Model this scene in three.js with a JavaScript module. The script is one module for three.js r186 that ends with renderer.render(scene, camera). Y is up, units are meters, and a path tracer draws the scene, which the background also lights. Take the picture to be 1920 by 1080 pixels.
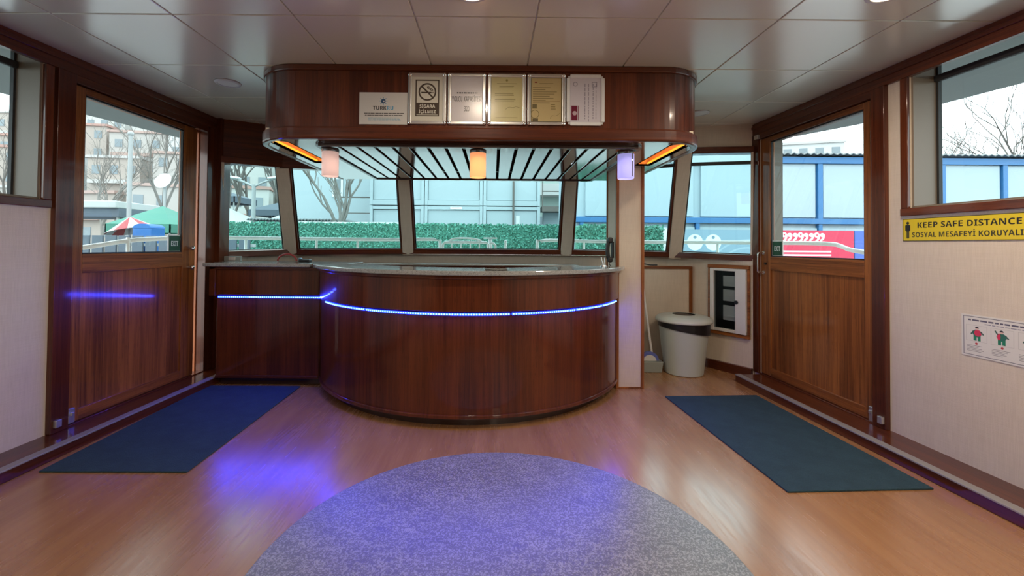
import * as THREE from 'three';
import { RoundedBoxGeometry } from 'three/addons/geometries/RoundedBoxGeometry.js';
import { mergeGeometries } from 'three/addons/utils/BufferGeometryUtils.js';
import { RectAreaLightUniformsLib } from 'three/addons/lights/RectAreaLightUniformsLib.js';

// ───────── camera, sky, exposure ─────────
const scene = new THREE.Scene();
const F = 805, PITCH = THREE.MathUtils.degToRad(1.0);
const camera = new THREE.PerspectiveCamera(2 * Math.atan(540 / F) * 180 / Math.PI, 1920 / 1080, 0.05, 400);
camera.position.set(0, 1.18, 0);
camera.rotation.set(PITCH, 0, 0.0086);
camera.setViewOffset(1920, 1080, 35, 540 - (460 - F * Math.tan(PITCH)), 1920, 1080);
scene.background = new THREE.Color().setRGB(3.05, 3.1, 3.05);      // even white overcast
const renderer = new THREE.WebGLRenderer({ antialias: true });
renderer.toneMapping = THREE.LinearToneMapping;
renderer.toneMappingExposure = 1.55;
renderer.shadowMap.enabled = true;
RectAreaLightUniformsLib.init();
const CEIL = 2.306;

// ceiling downlights that are switched on, out of the frame or at its edge: x, depth
const DOWN_ON = [[-0.106, 1.885], [1.727, 1.865], [-0.106, 0.1], [1.727, 0.1], [-0.106, -1.7], [1.727, -1.7], [-1.9, 0.1]];  // last entry is an unseen lamp added to brighten the left floor
const DOWN_POWER = (x) => (x > 1 ? 310 : 150);
const LED_BLUE = new THREE.Color().setRGB(0.03, 0.05, 1.0), LED_POWER = 95;

// ───────── helpers ─────────
let seed = 12345;
const rnd = () => { seed |= 0; seed = seed + 0x6D2B79F5 | 0; let t = Math.imul(seed ^ seed >>> 15, 1 | seed); t = t + Math.imul(t ^ t >>> 7, 61 | t) ^ t; return ((t ^ t >>> 14) >>> 0) / 4294967296; };
const V = (x, y, d) => new THREE.Vector3(x, y, -d);                 // depth d runs away from the camera
const used = {};
const uniq = (n) => { used[n] = (used[n] ?? -1) + 1; return used[n] ? n + '_' + String(used[n]).padStart(3, '0') : n; };
function tag(o, label, category, group, kind) { Object.assign(o.userData, { label, category }); if (group) o.userData.group = group; if (kind) o.userData.kind = kind; return o; }
function thing(name, label, category, x, y, d, turn = 0, group, kind) {
  const o = new THREE.Group(); o.name = uniq(name); o.position.set(x, y, -d); o.rotation.y = turn; scene.add(o);
  return tag(o, label, category, group, kind);
}
function metreUV(g, grain) {                                         // uv in metres; v runs along the grain axis
  g = g.index ? g.toNonIndexed() : g;
  const p = g.attributes.position, n = new THREE.Vector3(), a = new THREE.Vector3(), b = new THREE.Vector3(), c = new THREE.Vector3();
  const uv = new Float32Array(p.count * 2), G = { x: 0, y: 1, z: 2 }[grain];
  for (let i = 0; i < p.count; i += 3) {
    a.fromBufferAttribute(p, i); b.fromBufferAttribute(p, i + 1); c.fromBufferAttribute(p, i + 2);
    n.copy(b).sub(a).cross(c.clone().sub(a));
    const m = [Math.abs(n.x), Math.abs(n.y), Math.abs(n.z)], k = m.indexOf(Math.max(...m));
    const ax = [0, 1, 2].filter((q) => q !== k), v = ax.includes(G) ? G : ax[1], u = ax.find((q) => q !== v);
    [a, b, c].forEach((w, j) => { uv[(i + j) * 2] = w.getComponent(u); uv[(i + j) * 2 + 1] = w.getComponent(v); });
  }
  g.setAttribute('uv', new THREE.BufferAttribute(uv, 2));
  return g;
}
function prep(g) {
  g = g.index ? g.toNonIndexed() : g;
  for (const k of Object.keys(g.attributes)) if (!['position', 'normal', 'uv'].includes(k)) g.deleteAttribute(k);
  if (!g.attributes.normal) g.computeVertexNormals();
  if (!g.attributes.uv) g.setAttribute('uv', new THREE.BufferAttribute(new Float32Array(g.attributes.position.count * 2), 2));
  return g;
}
const merge = (list) => (Array.isArray(list) ? (list.length > 1 ? mergeGeometries(list.map(prep)) : prep(list[0])) : prep(list));
function part(name, geo, mat, parent, grain = 'y', keepUV) {
  let g = merge(geo); if (!keepUV) g = metreUV(g, grain);
  const m = new THREE.Mesh(g, mat); m.name = parent === scene ? uniq(name) : name; parent.add(m); return m;
}
function single(name, label, category, geo, mat, grain, group, kind, keepUV) { return tag(part(name, geo, mat, scene, grain, keepUV), label, category, group, kind); }
function bx(x0, x1, y0, y1, z0, z1, r = 0.004) {                      // box in local axes with rounded edges
  const w = Math.abs(x1 - x0), h = Math.abs(y1 - y0), d = Math.abs(z1 - z0), q = Math.min(r, w / 2.2, h / 2.2, d / 2.2);
  const g = q > 0.0008 ? new RoundedBoxGeometry(w, h, d, 1, q) : new THREE.BoxGeometry(w, h, d);
  g.translate((x0 + x1) / 2, (y0 + y1) / 2, (z0 + z1) / 2); return g;
}
const bd = (x0, x1, y0, y1, d0, d1, r) => bx(x0, x1, y0, y1, -d1, -d0, r);   // the same with depths
function beam(p0, p1, w, h, up = new THREE.Vector3(0, 1, 0), r = 0.003) {   // box from p0 to p1: w sideways, h along up
  const dir = p1.clone().sub(p0), L = dir.length(); dir.normalize();
  const side = new THREE.Vector3().crossVectors(up, dir).normalize(), u2 = new THREE.Vector3().crossVectors(dir, side).normalize();
  const g = bx(-w / 2, w / 2, -h / 2, h / 2, 0, L, r);
  g.applyMatrix4(new THREE.Matrix4().makeBasis(side, u2, dir).setPosition(p0)); return g;
}
function rod(p0, p1, r0, r1 = r0, seg = 8) {
  const dir = p1.clone().sub(p0), L = dir.length(), g = new THREE.CylinderGeometry(r1, r0, L, seg, 1);
  g.translate(0, L / 2, 0); g.applyQuaternion(new THREE.Quaternion().setFromUnitVectors(new THREE.Vector3(0, 1, 0), dir.normalize())); g.translate(p0.x, p0.y, p0.z); return g;
}
const tube = (pts, r, seg = 40, rad = 8, closed = false, tension = 0.5) => new THREE.TubeGeometry(new THREE.CatmullRomCurve3(pts, closed, 'catmullrom', tension), seg, r, rad, closed);
function shapeOf(pts, holes = []) { const s = new THREE.Shape(pts.map((p) => new THREE.Vector2(p[0], p[1]))); for (const h of holes) s.holes.push(new THREE.Path(h.map((p) => new THREE.Vector2(p[0], p[1])))); return s; }
function plate(pts, y0, y1, bevel = 0, holes = []) {                  // plan outline (x, depth) raised from y0 to y1
  const g = new THREE.ExtrudeGeometry(shapeOf(pts, holes), { depth: y1 - y0 - 2 * bevel, bevelEnabled: bevel > 0, bevelSize: bevel, bevelOffset: -bevel, bevelThickness: bevel, bevelSegments: 2, curveSegments: 8 });
  g.rotateX(-Math.PI / 2); g.translate(0, y0 + bevel, 0); return g;
}
function upright(pts, z0, z1, holes = [], bevel = 0) {                // outline (x, y) with thickness z0..z1
  const g = new THREE.ExtrudeGeometry(shapeOf(pts, holes), { depth: z1 - z0 - 2 * bevel, bevelEnabled: bevel > 0, bevelSize: bevel, bevelOffset: -bevel, bevelThickness: bevel, bevelSegments: 2, curveSegments: 10 });
  g.translate(0, 0, z0 + bevel); return g;
}
const rect = (x0, x1, y0, y1) => [[x0, y0], [x1, y0], [x1, y1], [x0, y1]];
function quad(a, b, c, d) {                                          // bottom left, bottom right, top right, top left
  const g = new THREE.BufferGeometry();
  g.setAttribute('position', new THREE.Float32BufferAttribute([a, b, c, a, c, d].flatMap((p) => [p.x, p.y, p.z]), 3));
  g.setAttribute('uv', new THREE.Float32BufferAttribute([0, 0, 1, 0, 1, 1, 0, 0, 1, 1, 0, 1], 2)); g.computeVertexNormals(); return g;
}
function smoothArc(cx, cd, r, a0, a1, n) { const o = []; for (let i = 0; i <= n; i++) { const a = a0 + (a1 - a0) * i / n; o.push([cx + r * Math.sin(a), cd - r * Math.cos(a)]); } return o; }

// ───────── computed textures ─────────
const P = new Uint8Array(512); { const q = [...Array(256).keys()]; for (let i = 255; i > 0; i--) { const j = Math.floor(rnd() * (i + 1)); [q[i], q[j]] = [q[j], q[i]]; } for (let i = 0; i < 512; i++) P[i] = q[i & 255]; }
function vn(x, y, px, py) {                                          // value noise that repeats after px, py cells
  const xi = Math.floor(x), yi = Math.floor(y), fx = x - xi, fy = y - yi, sx = fx * fx * (3 - 2 * fx), sy = fy * fy * (3 - 2 * fy);
  const h = (i, j) => P[(P[((i % px) + px) % px & 255] + (((j % py) + py) % py)) & 511] / 255;
  return (h(xi, yi) * (1 - sx) + h(xi + 1, yi) * sx) * (1 - sy) + (h(xi, yi + 1) * (1 - sx) + h(xi + 1, yi + 1) * sx) * sy;
}
const enc = (v) => Math.round(255 * Math.pow(Math.min(1, Math.max(0, v)), 1 / 2.2));
function dataTex(w, h, fn, wm, hm, srgb = true) {                    // fn(u, v) in 0..1 gives linear rgb; the picture covers wm x hm metres
  const a = new Uint8Array(w * h * 4);
  for (let y = 0; y < h; y++) for (let x = 0; x < w; x++) {
    const c = fn(x / w, y / h), i = (y * w + x) * 4;
    for (let k = 0; k < 3; k++) a[i + k] = srgb ? enc(c[k]) : Math.round(255 * Math.min(1, Math.max(0, c[k])));
    a[i + 3] = 255;
  }
  const t = new THREE.DataTexture(a, w, h); t.wrapS = t.wrapT = THREE.RepeatWrapping; t.magFilter = THREE.LinearFilter; t.minFilter = THREE.LinearMipmapLinearFilter; t.generateMipmaps = true;
  if (srgb) t.colorSpace = THREE.SRGBColorSpace; t.repeat.set(1 / wm, 1 / hm); t.needsUpdate = true; return t;
}
const mix3 = (a, b, t) => a.map((v, k) => v + (b[k] - v) * t);
const woodFn = (dark, light) => (u, v) => {
  const warp = vn(u * 6, v * 3, 6, 3) * 0.9;
  const broad = vn(u * 14 + warp, v * 2, 14, 2), mid = vn(u * 60 + warp * 2, v * 3, 60, 3), fine = vn(u * 220, v * 10, 220, 10), pore = vn(u * 240, v * 40, 240, 40);
  const t = 0.38 * broad + 0.34 * mid + 0.28 * fine;
  const c = mix3(dark, light, Math.min(1, Math.max(0, (t - 0.2) * 1.35)));
  return pore > 0.8 ? c.map((x) => x * 0.8) : c;
};
const mahoganyTex = dataTex(512, 1024, woodFn([0.14, 0.039, 0.009], [0.50, 0.17, 0.034]), 0.9, 2.2);
const redwoodTex = dataTex(512, 1024, woodFn([0.062, 0.0105, 0.003], [0.172, 0.037, 0.0085]), 0.9, 2.2);
const floorTex = dataTex(1024, 1024, (u, v) => {
  const warp = vn(u * 8, v * 4, 8, 4) * 1.6, broad = vn(u * 18 + warp, v * 4, 18, 4), mid = vn(u * 70 + warp, v * 8, 70, 8), fine = vn(u * 250, v * 30, 250, 30);
  return mix3([0.30, 0.135, 0.052], [0.52, 0.275, 0.115], 0.5 * broad + 0.3 * mid + 0.2 * fine);
}, 1.6, 2.4);
const floorRough = dataTex(512, 512, (u, v) => { const a = vn(u * 9, v * 9, 9, 9) * 0.5 + vn(u * 200, v * 24, 200, 24) * 0.5; return [0, 0.17 + 0.17 * a, 0]; }, 1.6, 2.4, false);
const linenTex = dataTex(512, 512, (u, v) => {
  const w = vn(u * 250, v * 12, 250, 12) * 0.5 + vn(u * 8, v * 230, 8, 230) * 0.3 + vn(u * 12, v * 5, 12, 5) * 0.2;
  return mix3([0.60, 0.51, 0.40], [0.71, 0.615, 0.50], w);
}, 0.7, 0.7);
const carpetTex = dataTex(1024, 1024, (u, v) => {
  const a = vn(u * 256, v * 256, 256, 256), b = vn(u * 140 + 3, v * 140, 140, 140), c = vn(u * 10, v * 10, 10, 10);
  const s = a * 0.6 + b * 0.4; const k = s > 0.6 ? 0.38 : s > 0.45 ? 0.24 : 0.16;
  return [k, k, k * 1.03].map((x) => x * (0.9 + 0.2 * c));
}, 0.9, 0.9);
const matTex = dataTex(512, 512, (u, v) => { const a = vn(u * 170, v * 170, 170, 170) * 0.6 + vn(u * 9, v * 9, 9, 9) * 0.4; return mix3([0.009, 0.036, 0.055], [0.024, 0.072, 0.100], a); }, 0.5, 0.5);
const stoneTex = dataTex(512, 512, (u, v) => { const a = vn(u * 200, v * 200, 200, 200), b = vn(u * 90, v * 90, 90, 90); const k = a > 0.7 ? 0.42 : b > 0.6 ? 0.24 : 0.33; return [k * 0.98, k, k * 0.96]; }, 0.5, 0.5);
const hedgeTex = dataTex(512, 512, (u, v) => { const a = vn(u * 90, v * 90, 90, 90) * 0.5 + vn(u * 200, v * 200, 200, 200) * 0.5; return mix3([0.035, 0.15, 0.10], [0.14, 0.36, 0.26], a); }, 1.2, 1.2);
const grainTex = dataTex(256, 256, (u, v) => { const a = vn(u * 120, v * 120, 120, 120); return [a, a, a]; }, 0.25, 0.25, false);
const concreteTex = dataTex(512, 512, (u, v) => { const a = vn(u * 120, v * 120, 120, 120) * 0.4 + vn(u * 8, v * 8, 8, 8) * 0.6; return mix3([0.17, 0.17, 0.165], [0.28, 0.275, 0.26], a); }, 3, 3);

const std = (o) => new THREE.MeshStandardMaterial(o), phy = (o) => new THREE.MeshPhysicalMaterial(o);
const rgb = (r, g, b) => new THREE.Color().setRGB(r, g, b);
const M = {
  wood: phy({ map: mahoganyTex, roughness: 0.36, specularIntensity: 0.3, clearcoat: 0.7, clearcoatRoughness: 0.11 }),
  redwood: phy({ map: redwoodTex, roughness: 0.36, specularIntensity: 0.3, clearcoat: 0.75, clearcoatRoughness: 0.09 }),
  lacquer: phy({ map: redwoodTex, roughness: 0.13, ior: 2.3, clearcoat: 1, clearcoatRoughness: 0.07 }),
  orangeWood: phy({ color: rgb(0.42, 0.13, 0.04), roughness: 0.4 }),
  linen: std({ map: linenTex, roughness: 0.72, bumpMap: grainTex, bumpScale: 0.0004 }),
  reveal: std({ color: rgb(0.20, 0.16, 0.12), roughness: 0.45 }),
  ceil: phy({ color: rgb(0.72, 0.71, 0.61), roughness: 0.25, ior: 1.8, clearcoat: 0.8, clearcoatRoughness: 0.2 }),
  ceilBack: std({ color: rgb(0.80, 0.79, 0.72), roughness: 0.7 }),
  floor: phy({ map: floorTex, roughnessMap: floorRough, roughness: 1, ior: 1.8, clearcoat: 0.5, clearcoatRoughness: 0.25 }),
  carpet: phy({ map: carpetTex, roughness: 0.36, ior: 2.0, bumpMap: carpetTex, bumpScale: 0.0006 }),
  mat: std({ map: matTex, roughness: 0.95, bumpMap: grainTex, bumpScale: 0.002 }),
  stone: phy({ map: stoneTex, roughness: 0.18, clearcoat: 0.6, clearcoatRoughness: 0.08 }),
  chrome: std({ color: rgb(0.75, 0.75, 0.73), metalness: 1, roughness: 0.18 }),
  alu: std({ color: rgb(0.66, 0.66, 0.63), metalness: 0.85, roughness: 0.32 }),
  greyStrip: std({ color: rgb(0.34, 0.33, 0.33), roughness: 0.5, metalness: 0.3 }),
  black: std({ color: rgb(0.012, 0.012, 0.013), roughness: 0.4 }),
  darkTrim: phy({ color: rgb(0.03, 0.012, 0.008), roughness: 0.3, clearcoat: 0.5 }),
  whitePlastic: std({ color: rgb(0.72, 0.72, 0.70), roughness: 0.4 }),
  greyPlastic: std({ color: rgb(0.30, 0.34, 0.32), roughness: 0.5 }),
  binGrey: std({ color: rgb(0.50, 0.55, 0.51), roughness: 0.5 }),
  troughWhite: std({ color: rgb(0.75, 0.62, 0.45), roughness: 0.6 }),
  gasket: std({ color: rgb(0.02, 0.02, 0.02), roughness: 0.6 }),
  pale: std({ color: rgb(0.62, 0.55, 0.44), roughness: 0.5 }),
  glass: phy({ color: rgb(0.52, 0.76, 0.80), transmission: 1, thickness: 0, roughness: 0, ior: 1.45 }),
  glassClear: phy({ color: rgb(0.70, 0.84, 0.88), transmission: 1, thickness: 0, roughness: 0, ior: 1.45 }),
  whitePaint: std({ color: rgb(0.64, 0.64, 0.64), roughness: 0.4 }),
  railWhite: std({ color: rgb(0.88, 0.88, 0.87), roughness: 0.35 }),
  soffit: std({ color: rgb(0.298, 0.307, 0.307), roughness: 0.7 }),
  hedge: std({ map: hedgeTex, roughness: 0.9, bumpMap: hedgeTex, bumpScale: 0.03 }),
  container: std({ color: rgb(0.36, 0.42, 0.448), roughness: 0.55 }),
  containerB: std({ color: rgb(0.339, 0.415, 0.459), roughness: 0.55 }),
  joint: std({ color: rgb(0.197, 0.218, 0.229), roughness: 0.7 }),
  blueSteel: std({ color: rgb(0.0273, 0.142, 0.339), roughness: 0.45 }),
  roofSheet: std({ color: rgb(0.164, 0.175, 0.18), roughness: 0.6 }),
  bark: std({ color: rgb(0.131, 0.115, 0.104), roughness: 0.9 }),
  barkPale: std({ color: rgb(0.197, 0.18, 0.164), roughness: 0.9 }),
  tarp: std({ color: rgb(0.0874, 0.109, 0.136), roughness: 0.8 }),
  whiteTarp: std({ color: rgb(0.393, 0.41, 0.41), roughness: 0.8 }),
  greenTarp: std({ color: rgb(0.0546, 0.197, 0.147), roughness: 0.8 }),
  poleGrey: std({ color: rgb(0.3, 0.311, 0.311), roughness: 0.5 }),
  red: std({ color: rgb(0.273, 0.0273, 0.0328), roughness: 0.6 }),
  blueBox: std({ color: rgb(0.0164, 0.109, 0.339), roughness: 0.6 }),
  concrete: std({ map: concreteTex, roughness: 0.9 }),
  darkWindow: std({ color: rgb(0.16, 0.19, 0.21), roughness: 0.2 }),
};

// ───────── room frame: the side walls draw together towards the bow ─────────
const leftX = (d) => -2.683 + 0.0427 * d, rightX = (d) => 2.597 - 0.054 * d;
const TURN_R = -Math.PI / 2 + Math.atan(0.054), TURN_L = Math.PI / 2 - Math.atan(0.0427);
const onRight = (name, label, cat, d, y, kind, group) => thing(name, label, cat, rightX(d), y, d, TURN_R, group, kind);   // local x runs towards the camera, local z into the room
const onLeft = (name, label, cat, d, y, kind, group) => thing(name, label, cat, leftX(d), y, d, TURN_L, group, kind);     // local x runs away from the camera
const BACK = -4.4, TH = 0.19, K = 1.0013;
const rx = (d, ref) => (ref - d) * K, lx = (d, ref) => (d - ref) * K;
const R_OPEN = { door: [2.75, 3.84, 0.06, 2.17], wins: [[1.1, 2.53], [-0.75, 0.7], [-2.6, -1.15]] };
const L_OPEN = { door: [2.6, 3.74, 0.06, 2.17], wins: [[1.02, 2.44], [-0.85, 0.62], [-2.7, -1.25]] };
const WY0 = 1.42, WY1 = 2.28;
{
  const g = onRight('wall_right', 'cream linen-textured side wall on the right with door and window openings', 'wall', 0, 0, 'structure');
  const holes = [R_OPEN.door, ...R_OPEN.wins.map((w) => [...w, WY0, WY1])].map(([a, b, y0, y1]) => rect(rx(b, 0), rx(a, 0), y0, y1));
  part('wall_panel', upright(rect(rx(3.93, 0), rx(BACK, 0), 0, 2.36), -TH, 0, holes), M.linen, g);
  const h = onLeft('wall_left', 'cream linen-textured side wall on the left with door and window openings', 'wall', 0, 0, 'structure');
  const holes2 = [L_OPEN.door, ...L_OPEN.wins.map((w) => [...w, WY0, WY1])].map(([a, b, y0, y1]) => rect(lx(a, 0), lx(b, 0), y0, y1));
  part('wall_panel', upright(rect(lx(BACK, 0), lx(3.86, 0), 0, 2.36), -TH, 0, holes2), M.linen, h);
}
single('wall_back', 'mahogany panelled back wall behind the viewer', 'wall', bd(leftX(BACK) - 0.1, rightX(BACK) + 0.1, 0, 2.36, BACK - 0.12, BACK, 0), M.redwood, 'y', undefined, 'structure');

const roomPoly = [[leftX(BACK), BACK], [rightX(BACK), BACK], [rightX(3.9), 3.9], [2.33, 4.1], [2.1, 4.5], [1.6, 4.74], [0.85, 4.82], [-0.95, 4.82], [-1.7, 4.75], [-2.2, 4.55], [leftX(3.95), 4.05]];
{
  const g = plate(roomPoly, -0.06, 0);
  single('floor', 'brown wood-look laminate floor with grain running to the bow', 'floor', g, M.floor, 'z', undefined, 'structure');
}
// ceiling: square glossy panels 60 cm wide with narrow joints
const ceilPoly = [[leftX(BACK), BACK], [rightX(BACK), BACK], [rightX(3.86), 3.86], [2.24, 3.9], [1.86, 4.16], [1.42, 4.4], [0.8, 4.52], [-0.95, 4.52], [-2.08, 4.26], [leftX(3.86), 3.9]];
{
  const back = part('ceiling', plate(ceilPoly, CEIL + 0.012, CEIL + 0.05), M.ceilBack, scene);
  tag(back, 'cream glossy ceiling of large square panels', 'ceiling', undefined, 'structure');
  const clip = (poly, ax, lim, sign) => { const out = []; for (let i = 0; i < poly.length; i++) { const a = poly[i], b = poly[(i + 1) % poly.length], da = (a[ax] - lim) * sign, db = (b[ax] - lim) * sign; if (da <= 0) out.push(a); if (da * db < 0) { const t = da / (da - db); out.push([a[0] + (b[0] - a[0]) * t, a[1] + (b[1] - a[1]) * t]); } } return out; };
  const G = 0.0035;
  for (let i = 0; i < 10; i++) for (let j = 0; j < 16; j++) {
    const x0 = -2.797 + i * 0.6, d0 = -4.5 + j * 0.6; let p = ceilPoly;
    p = clip(p, 0, x0 + G, -1); p = clip(p, 0, x0 + 0.6 - G, 1); p = clip(p, 1, d0 + G, -1); p = clip(p, 1, d0 + 0.6 - G, 1);
    if (p.length < 3) continue;
    let A = 0; p.forEach((q, k) => { const r = p[(k + 1) % p.length]; A += q[0] * r[1] - r[0] * q[1]; });
    if (Math.abs(A) < 0.012) continue;
    part('ceiling_panel', plate(p, CEIL, CEIL + 0.014, 0.0035), M.ceil, back);
  }
}
// dark cornice under the ceiling
{
  const c = onRight('trim_1', 'dark mahogany cornice along the top of the right wall', 'trim', 0, 0, 'structure');
  part('board', bx(rx(3.93, 0), rx(BACK, 0), 2.2, CEIL, -0.015, 0.018), M.redwood, c, 'x'); part('bead', bx(rx(3.93, 0), rx(BACK, 0), 2.255, 2.28, 0.0, 0.027), M.redwood, c, 'x');
  const e = onLeft('trim_2', 'dark mahogany cornice along the top of the left wall', 'trim', 0, 0, 'structure');
  part('board', bx(lx(BACK, 0), lx(3.86, 0), 2.2, CEIL, -0.015, 0.018), M.redwood, e, 'x'); part('bead', bx(lx(BACK, 0), lx(3.86, 0), 2.255, 2.28, 0.0, 0.027), M.redwood, e, 'x');
}
// low stepped ledge at the foot of both side walls
{
  const w = 0.262, q = onRight('baseboard_right', 'low mahogany ledge with grey strip at the foot of the right wall', 'baseboard', 0, 0, 'structure');
  const a = rx(3.82, 0), b = rx(BACK, 0);
  part('ledge', bx(a, b, 0, 0.062, -0.01, w - 0.014, 0.006), M.redwood, q, 'x');
  part('grey_strip', bx(a, b, 0.056, 0.066, w - 0.062, w - 0.010, 0.003), M.greyStrip, q, 'x');
  const w2 = 0.235, l = onLeft('baseboard_left', 'low mahogany ledge with grey strip at the foot of the left wall', 'baseboard', 0, 0, 'structure');
  const c = lx(BACK, 0), e = lx(3.86, 0);
  part('ledge', bx(c, e, 0, 0.062, -0.01, w2 - 0.014, 0.006), M.redwood, l, 'x');
  part('grey_strip', bx(c, e, 0.056, 0.066, w2 - 0.06, w2 - 0.010, 0.003), M.greyStrip, l, 'x');
}

// ───────── side windows ─────────
function sideWindow(n, wall, a, b, label) {
  const right = wall === 'R', g = (right ? onRight : onLeft)('window_' + n, label, 'window', right ? b : a, 0, 'structure');
  const L = (b - a) * K, z = -0.165;
  part('frame_rail', bx(-0.045, L + 0.045, WY0 - 0.045, WY0, -0.01, 0.02), M.redwood, g, 'x'); part('frame_stile', bx(-0.045, 0, WY0, 2.2, -0.01, 0.016), M.redwood, g); part('frame_stile', bx(L, L + 0.045, WY0, 2.2, -0.01, 0.016), M.redwood, g);
  part('lining', [bx(0, 0.012, WY0, WY1, -TH, -0.01, 0), bx(L - 0.012, L, WY0, WY1, -TH, -0.01, 0), bx(0, L, WY0, WY0 + 0.012, -TH, -0.01, 0), bx(0, L, WY1 - 0.012, WY1, -TH, -0.01, 0)], M.reveal, g);
  part('gasket', [bx(0.012, 0.024, WY0 + 0.012, WY1 - 0.012, z - 0.01, z + 0.012, 0), bx(L - 0.024, L - 0.012, WY0 + 0.012, WY1 - 0.012, z - 0.01, z + 0.012, 0)], M.gasket, g);
  part('blind_bar', bx(0.012, L - 0.012, 2.165, 2.205, z, z + 0.03, 0.008), M.gasket, g);
  part('pane', quad(new THREE.Vector3(0.012, WY0 + 0.01, z), new THREE.Vector3(L - 0.012, WY0 + 0.01, z), new THREE.Vector3(L - 0.012, WY1 - 0.01, z), new THREE.Vector3(0.012, WY1 - 0.01, z)), M.glassClear, g, 'y', true);
}
sideWindow(1, 'R', ...R_OPEN.wins[0], 'right wall window above the yellow distance sign');
sideWindow(2, 'L', ...L_OPEN.wins[0], 'left wall window at the edge of the picture');
sideWindow(3, 'R', ...R_OPEN.wins[1], 'right wall window beside the viewer');
sideWindow(4, 'L', ...L_OPEN.wins[1], 'left wall window beside the viewer');
sideWindow(5, 'R', ...R_OPEN.wins[2], 'right wall window behind the viewer');
sideWindow(6, 'L', ...L_OPEN.wins[2], 'left wall window behind the viewer');

// ───────── sliding doors ─────────
function door(n, wall, leaf, glassD, frame, label) {                  // depths: leaf [near, far], glass [near, far], frame {near:[outer,inner], far:[inner,outer]}
  const right = wall === 'R', ref = right ? frame.far[1] : frame.near[0];
  const g = (right ? onRight : onLeft)('door_' + n, label, 'door', ref, 0, 'structure');
  const X = (d) => right ? rx(d, ref) : lx(d, ref), span = (a, b) => [Math.min(X(a), X(b)), Math.max(X(a), X(b))];
  const S = (a, b, y0, y1, z0, z1, r) => bx(...span(a, b), y0, y1, z0, z1, r);
  // jambs, head, lining of the opening
  part('jamb', S(frame.near[0], frame.near[1], 0.062, 2.2, -0.06, 0.03), M.redwood, g);
  part('jamb', S(frame.far[0], frame.far[1], 0.062, 2.2, -0.06, 0.022), M.redwood, g);
  part('head', S(frame.near[1], frame.far[0], 2.152, 2.2, -0.06, 0.02), M.redwood, g, 'x');
  part('sill', S(frame.near[1], frame.far[0], 0.05, 0.07, -TH, 0.015), M.redwood, g, 'x');
  part('lining', [S(frame.near[1], frame.near[1] + 0.01, 0.06, 2.152, -TH - 0.012, -0.055, 0), S(frame.far[0] - 0.01, frame.far[0], 0.06, 2.152, -TH - 0.012, -0.055, 0), S(frame.near[1], frame.far[0], 2.14, 2.152, -TH, -0.055, 0)], right ? M.reveal : M.orangeWood, g);
  // leaf
  const [n0, f0] = leaf, [gn, gf] = glassD, z0 = -0.05, z1 = -0.004;
  part('stile', S(n0, gn, 0.072, 2.148, z0, z1), M.wood, g); part('stile', S(gf, f0, 0.072, 2.148, z0, z1), M.wood, g);
  part('rail', S(gn, gf, 2.105, 2.148, z0, z1), M.wood, g, 'x'); part('rail', S(gn, gf, 0.985, 1.103, z0, z1), M.wood, g, 'x'); part('rail', S(gn, gf, 0.072, 0.142, z0, z1), M.wood, g, 'x');
  part('panel', S(gn - 0.004, gf + 0.004, 0.14, 0.987, z0 + 0.012, z1 - 0.014, 0), M.wood, g);
  part('gasket', [S(gn, gn + 0.008, 1.103, 2.105, -0.03, -0.012, 0), S(gf - 0.008, gf, 1.103, 2.105, -0.03, -0.012, 0), S(gn, gf, 2.095, 2.105, -0.03, -0.012, 0), S(gn, gf, 1.103, 1.112, -0.03, -0.012, 0)], M.gasket, g);
  const [xa, xb] = span(gn, gf), zg = -0.025;
  part('pane', quad(new THREE.Vector3(xa, 1.103, zg), new THREE.Vector3(xb, 1.103, zg), new THREE.Vector3(xb, 2.105, zg), new THREE.Vector3(xa, 2.105, zg)), M.glassClear, g, 'y', true);
  return { g, X, S };
}
{
  const { g, X, S } = door(1, 'R', [2.752, 3.838], [2.835, 3.722], { near: [2.66, 2.75], far: [3.84, 3.93] }, 'right mahogany sliding door with glass upper half and chrome pull handle');
  const hx = X(3.80);
  const h = part('handle', [tube([[hx, 1.135, -0.006], [hx, 1.135, 0.04], [hx, 1.12, 0.052], [hx, 0.975, 0.052], [hx, 0.96, 0.04], [hx, 0.96, -0.006]].map((p) => new THREE.Vector3(...p)), 0.0075, 40, 8, false, 0.2)], M.chrome, g); h.userData.label = 'chrome pull handle';
  part('rosette', [1.135, 0.96].map((y) => { const c = new THREE.CylinderGeometry(0.016, 0.018, 0.008, 16); c.rotateX(Math.PI / 2); c.translate(hx, y, 0); return c; }), M.chrome, h);
  const k = new THREE.CylinderGeometry(0.011, 0.011, 0.012, 12); k.rotateX(Math.PI / 2); k.translate(X(3.775), 1.04, 0.0); part('keyhole', k, M.black, g);
  part('bolt', [S(2.762, 2.795, 0.07, 0.165, -0.006, 0.012), S(2.772, 2.786, 0.12, 0.14, 0.01, 0.022, 0.002)], M.alu, g);
  part('door_stop', S(2.668, 2.70, 0.095, 0.14, 0.028, 0.05), M.alu, g);
  part('track_guide', [S(3.82, 3.87, 2.15, 2.19, 0.015, 0.04)], M.alu, g);
}
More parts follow.
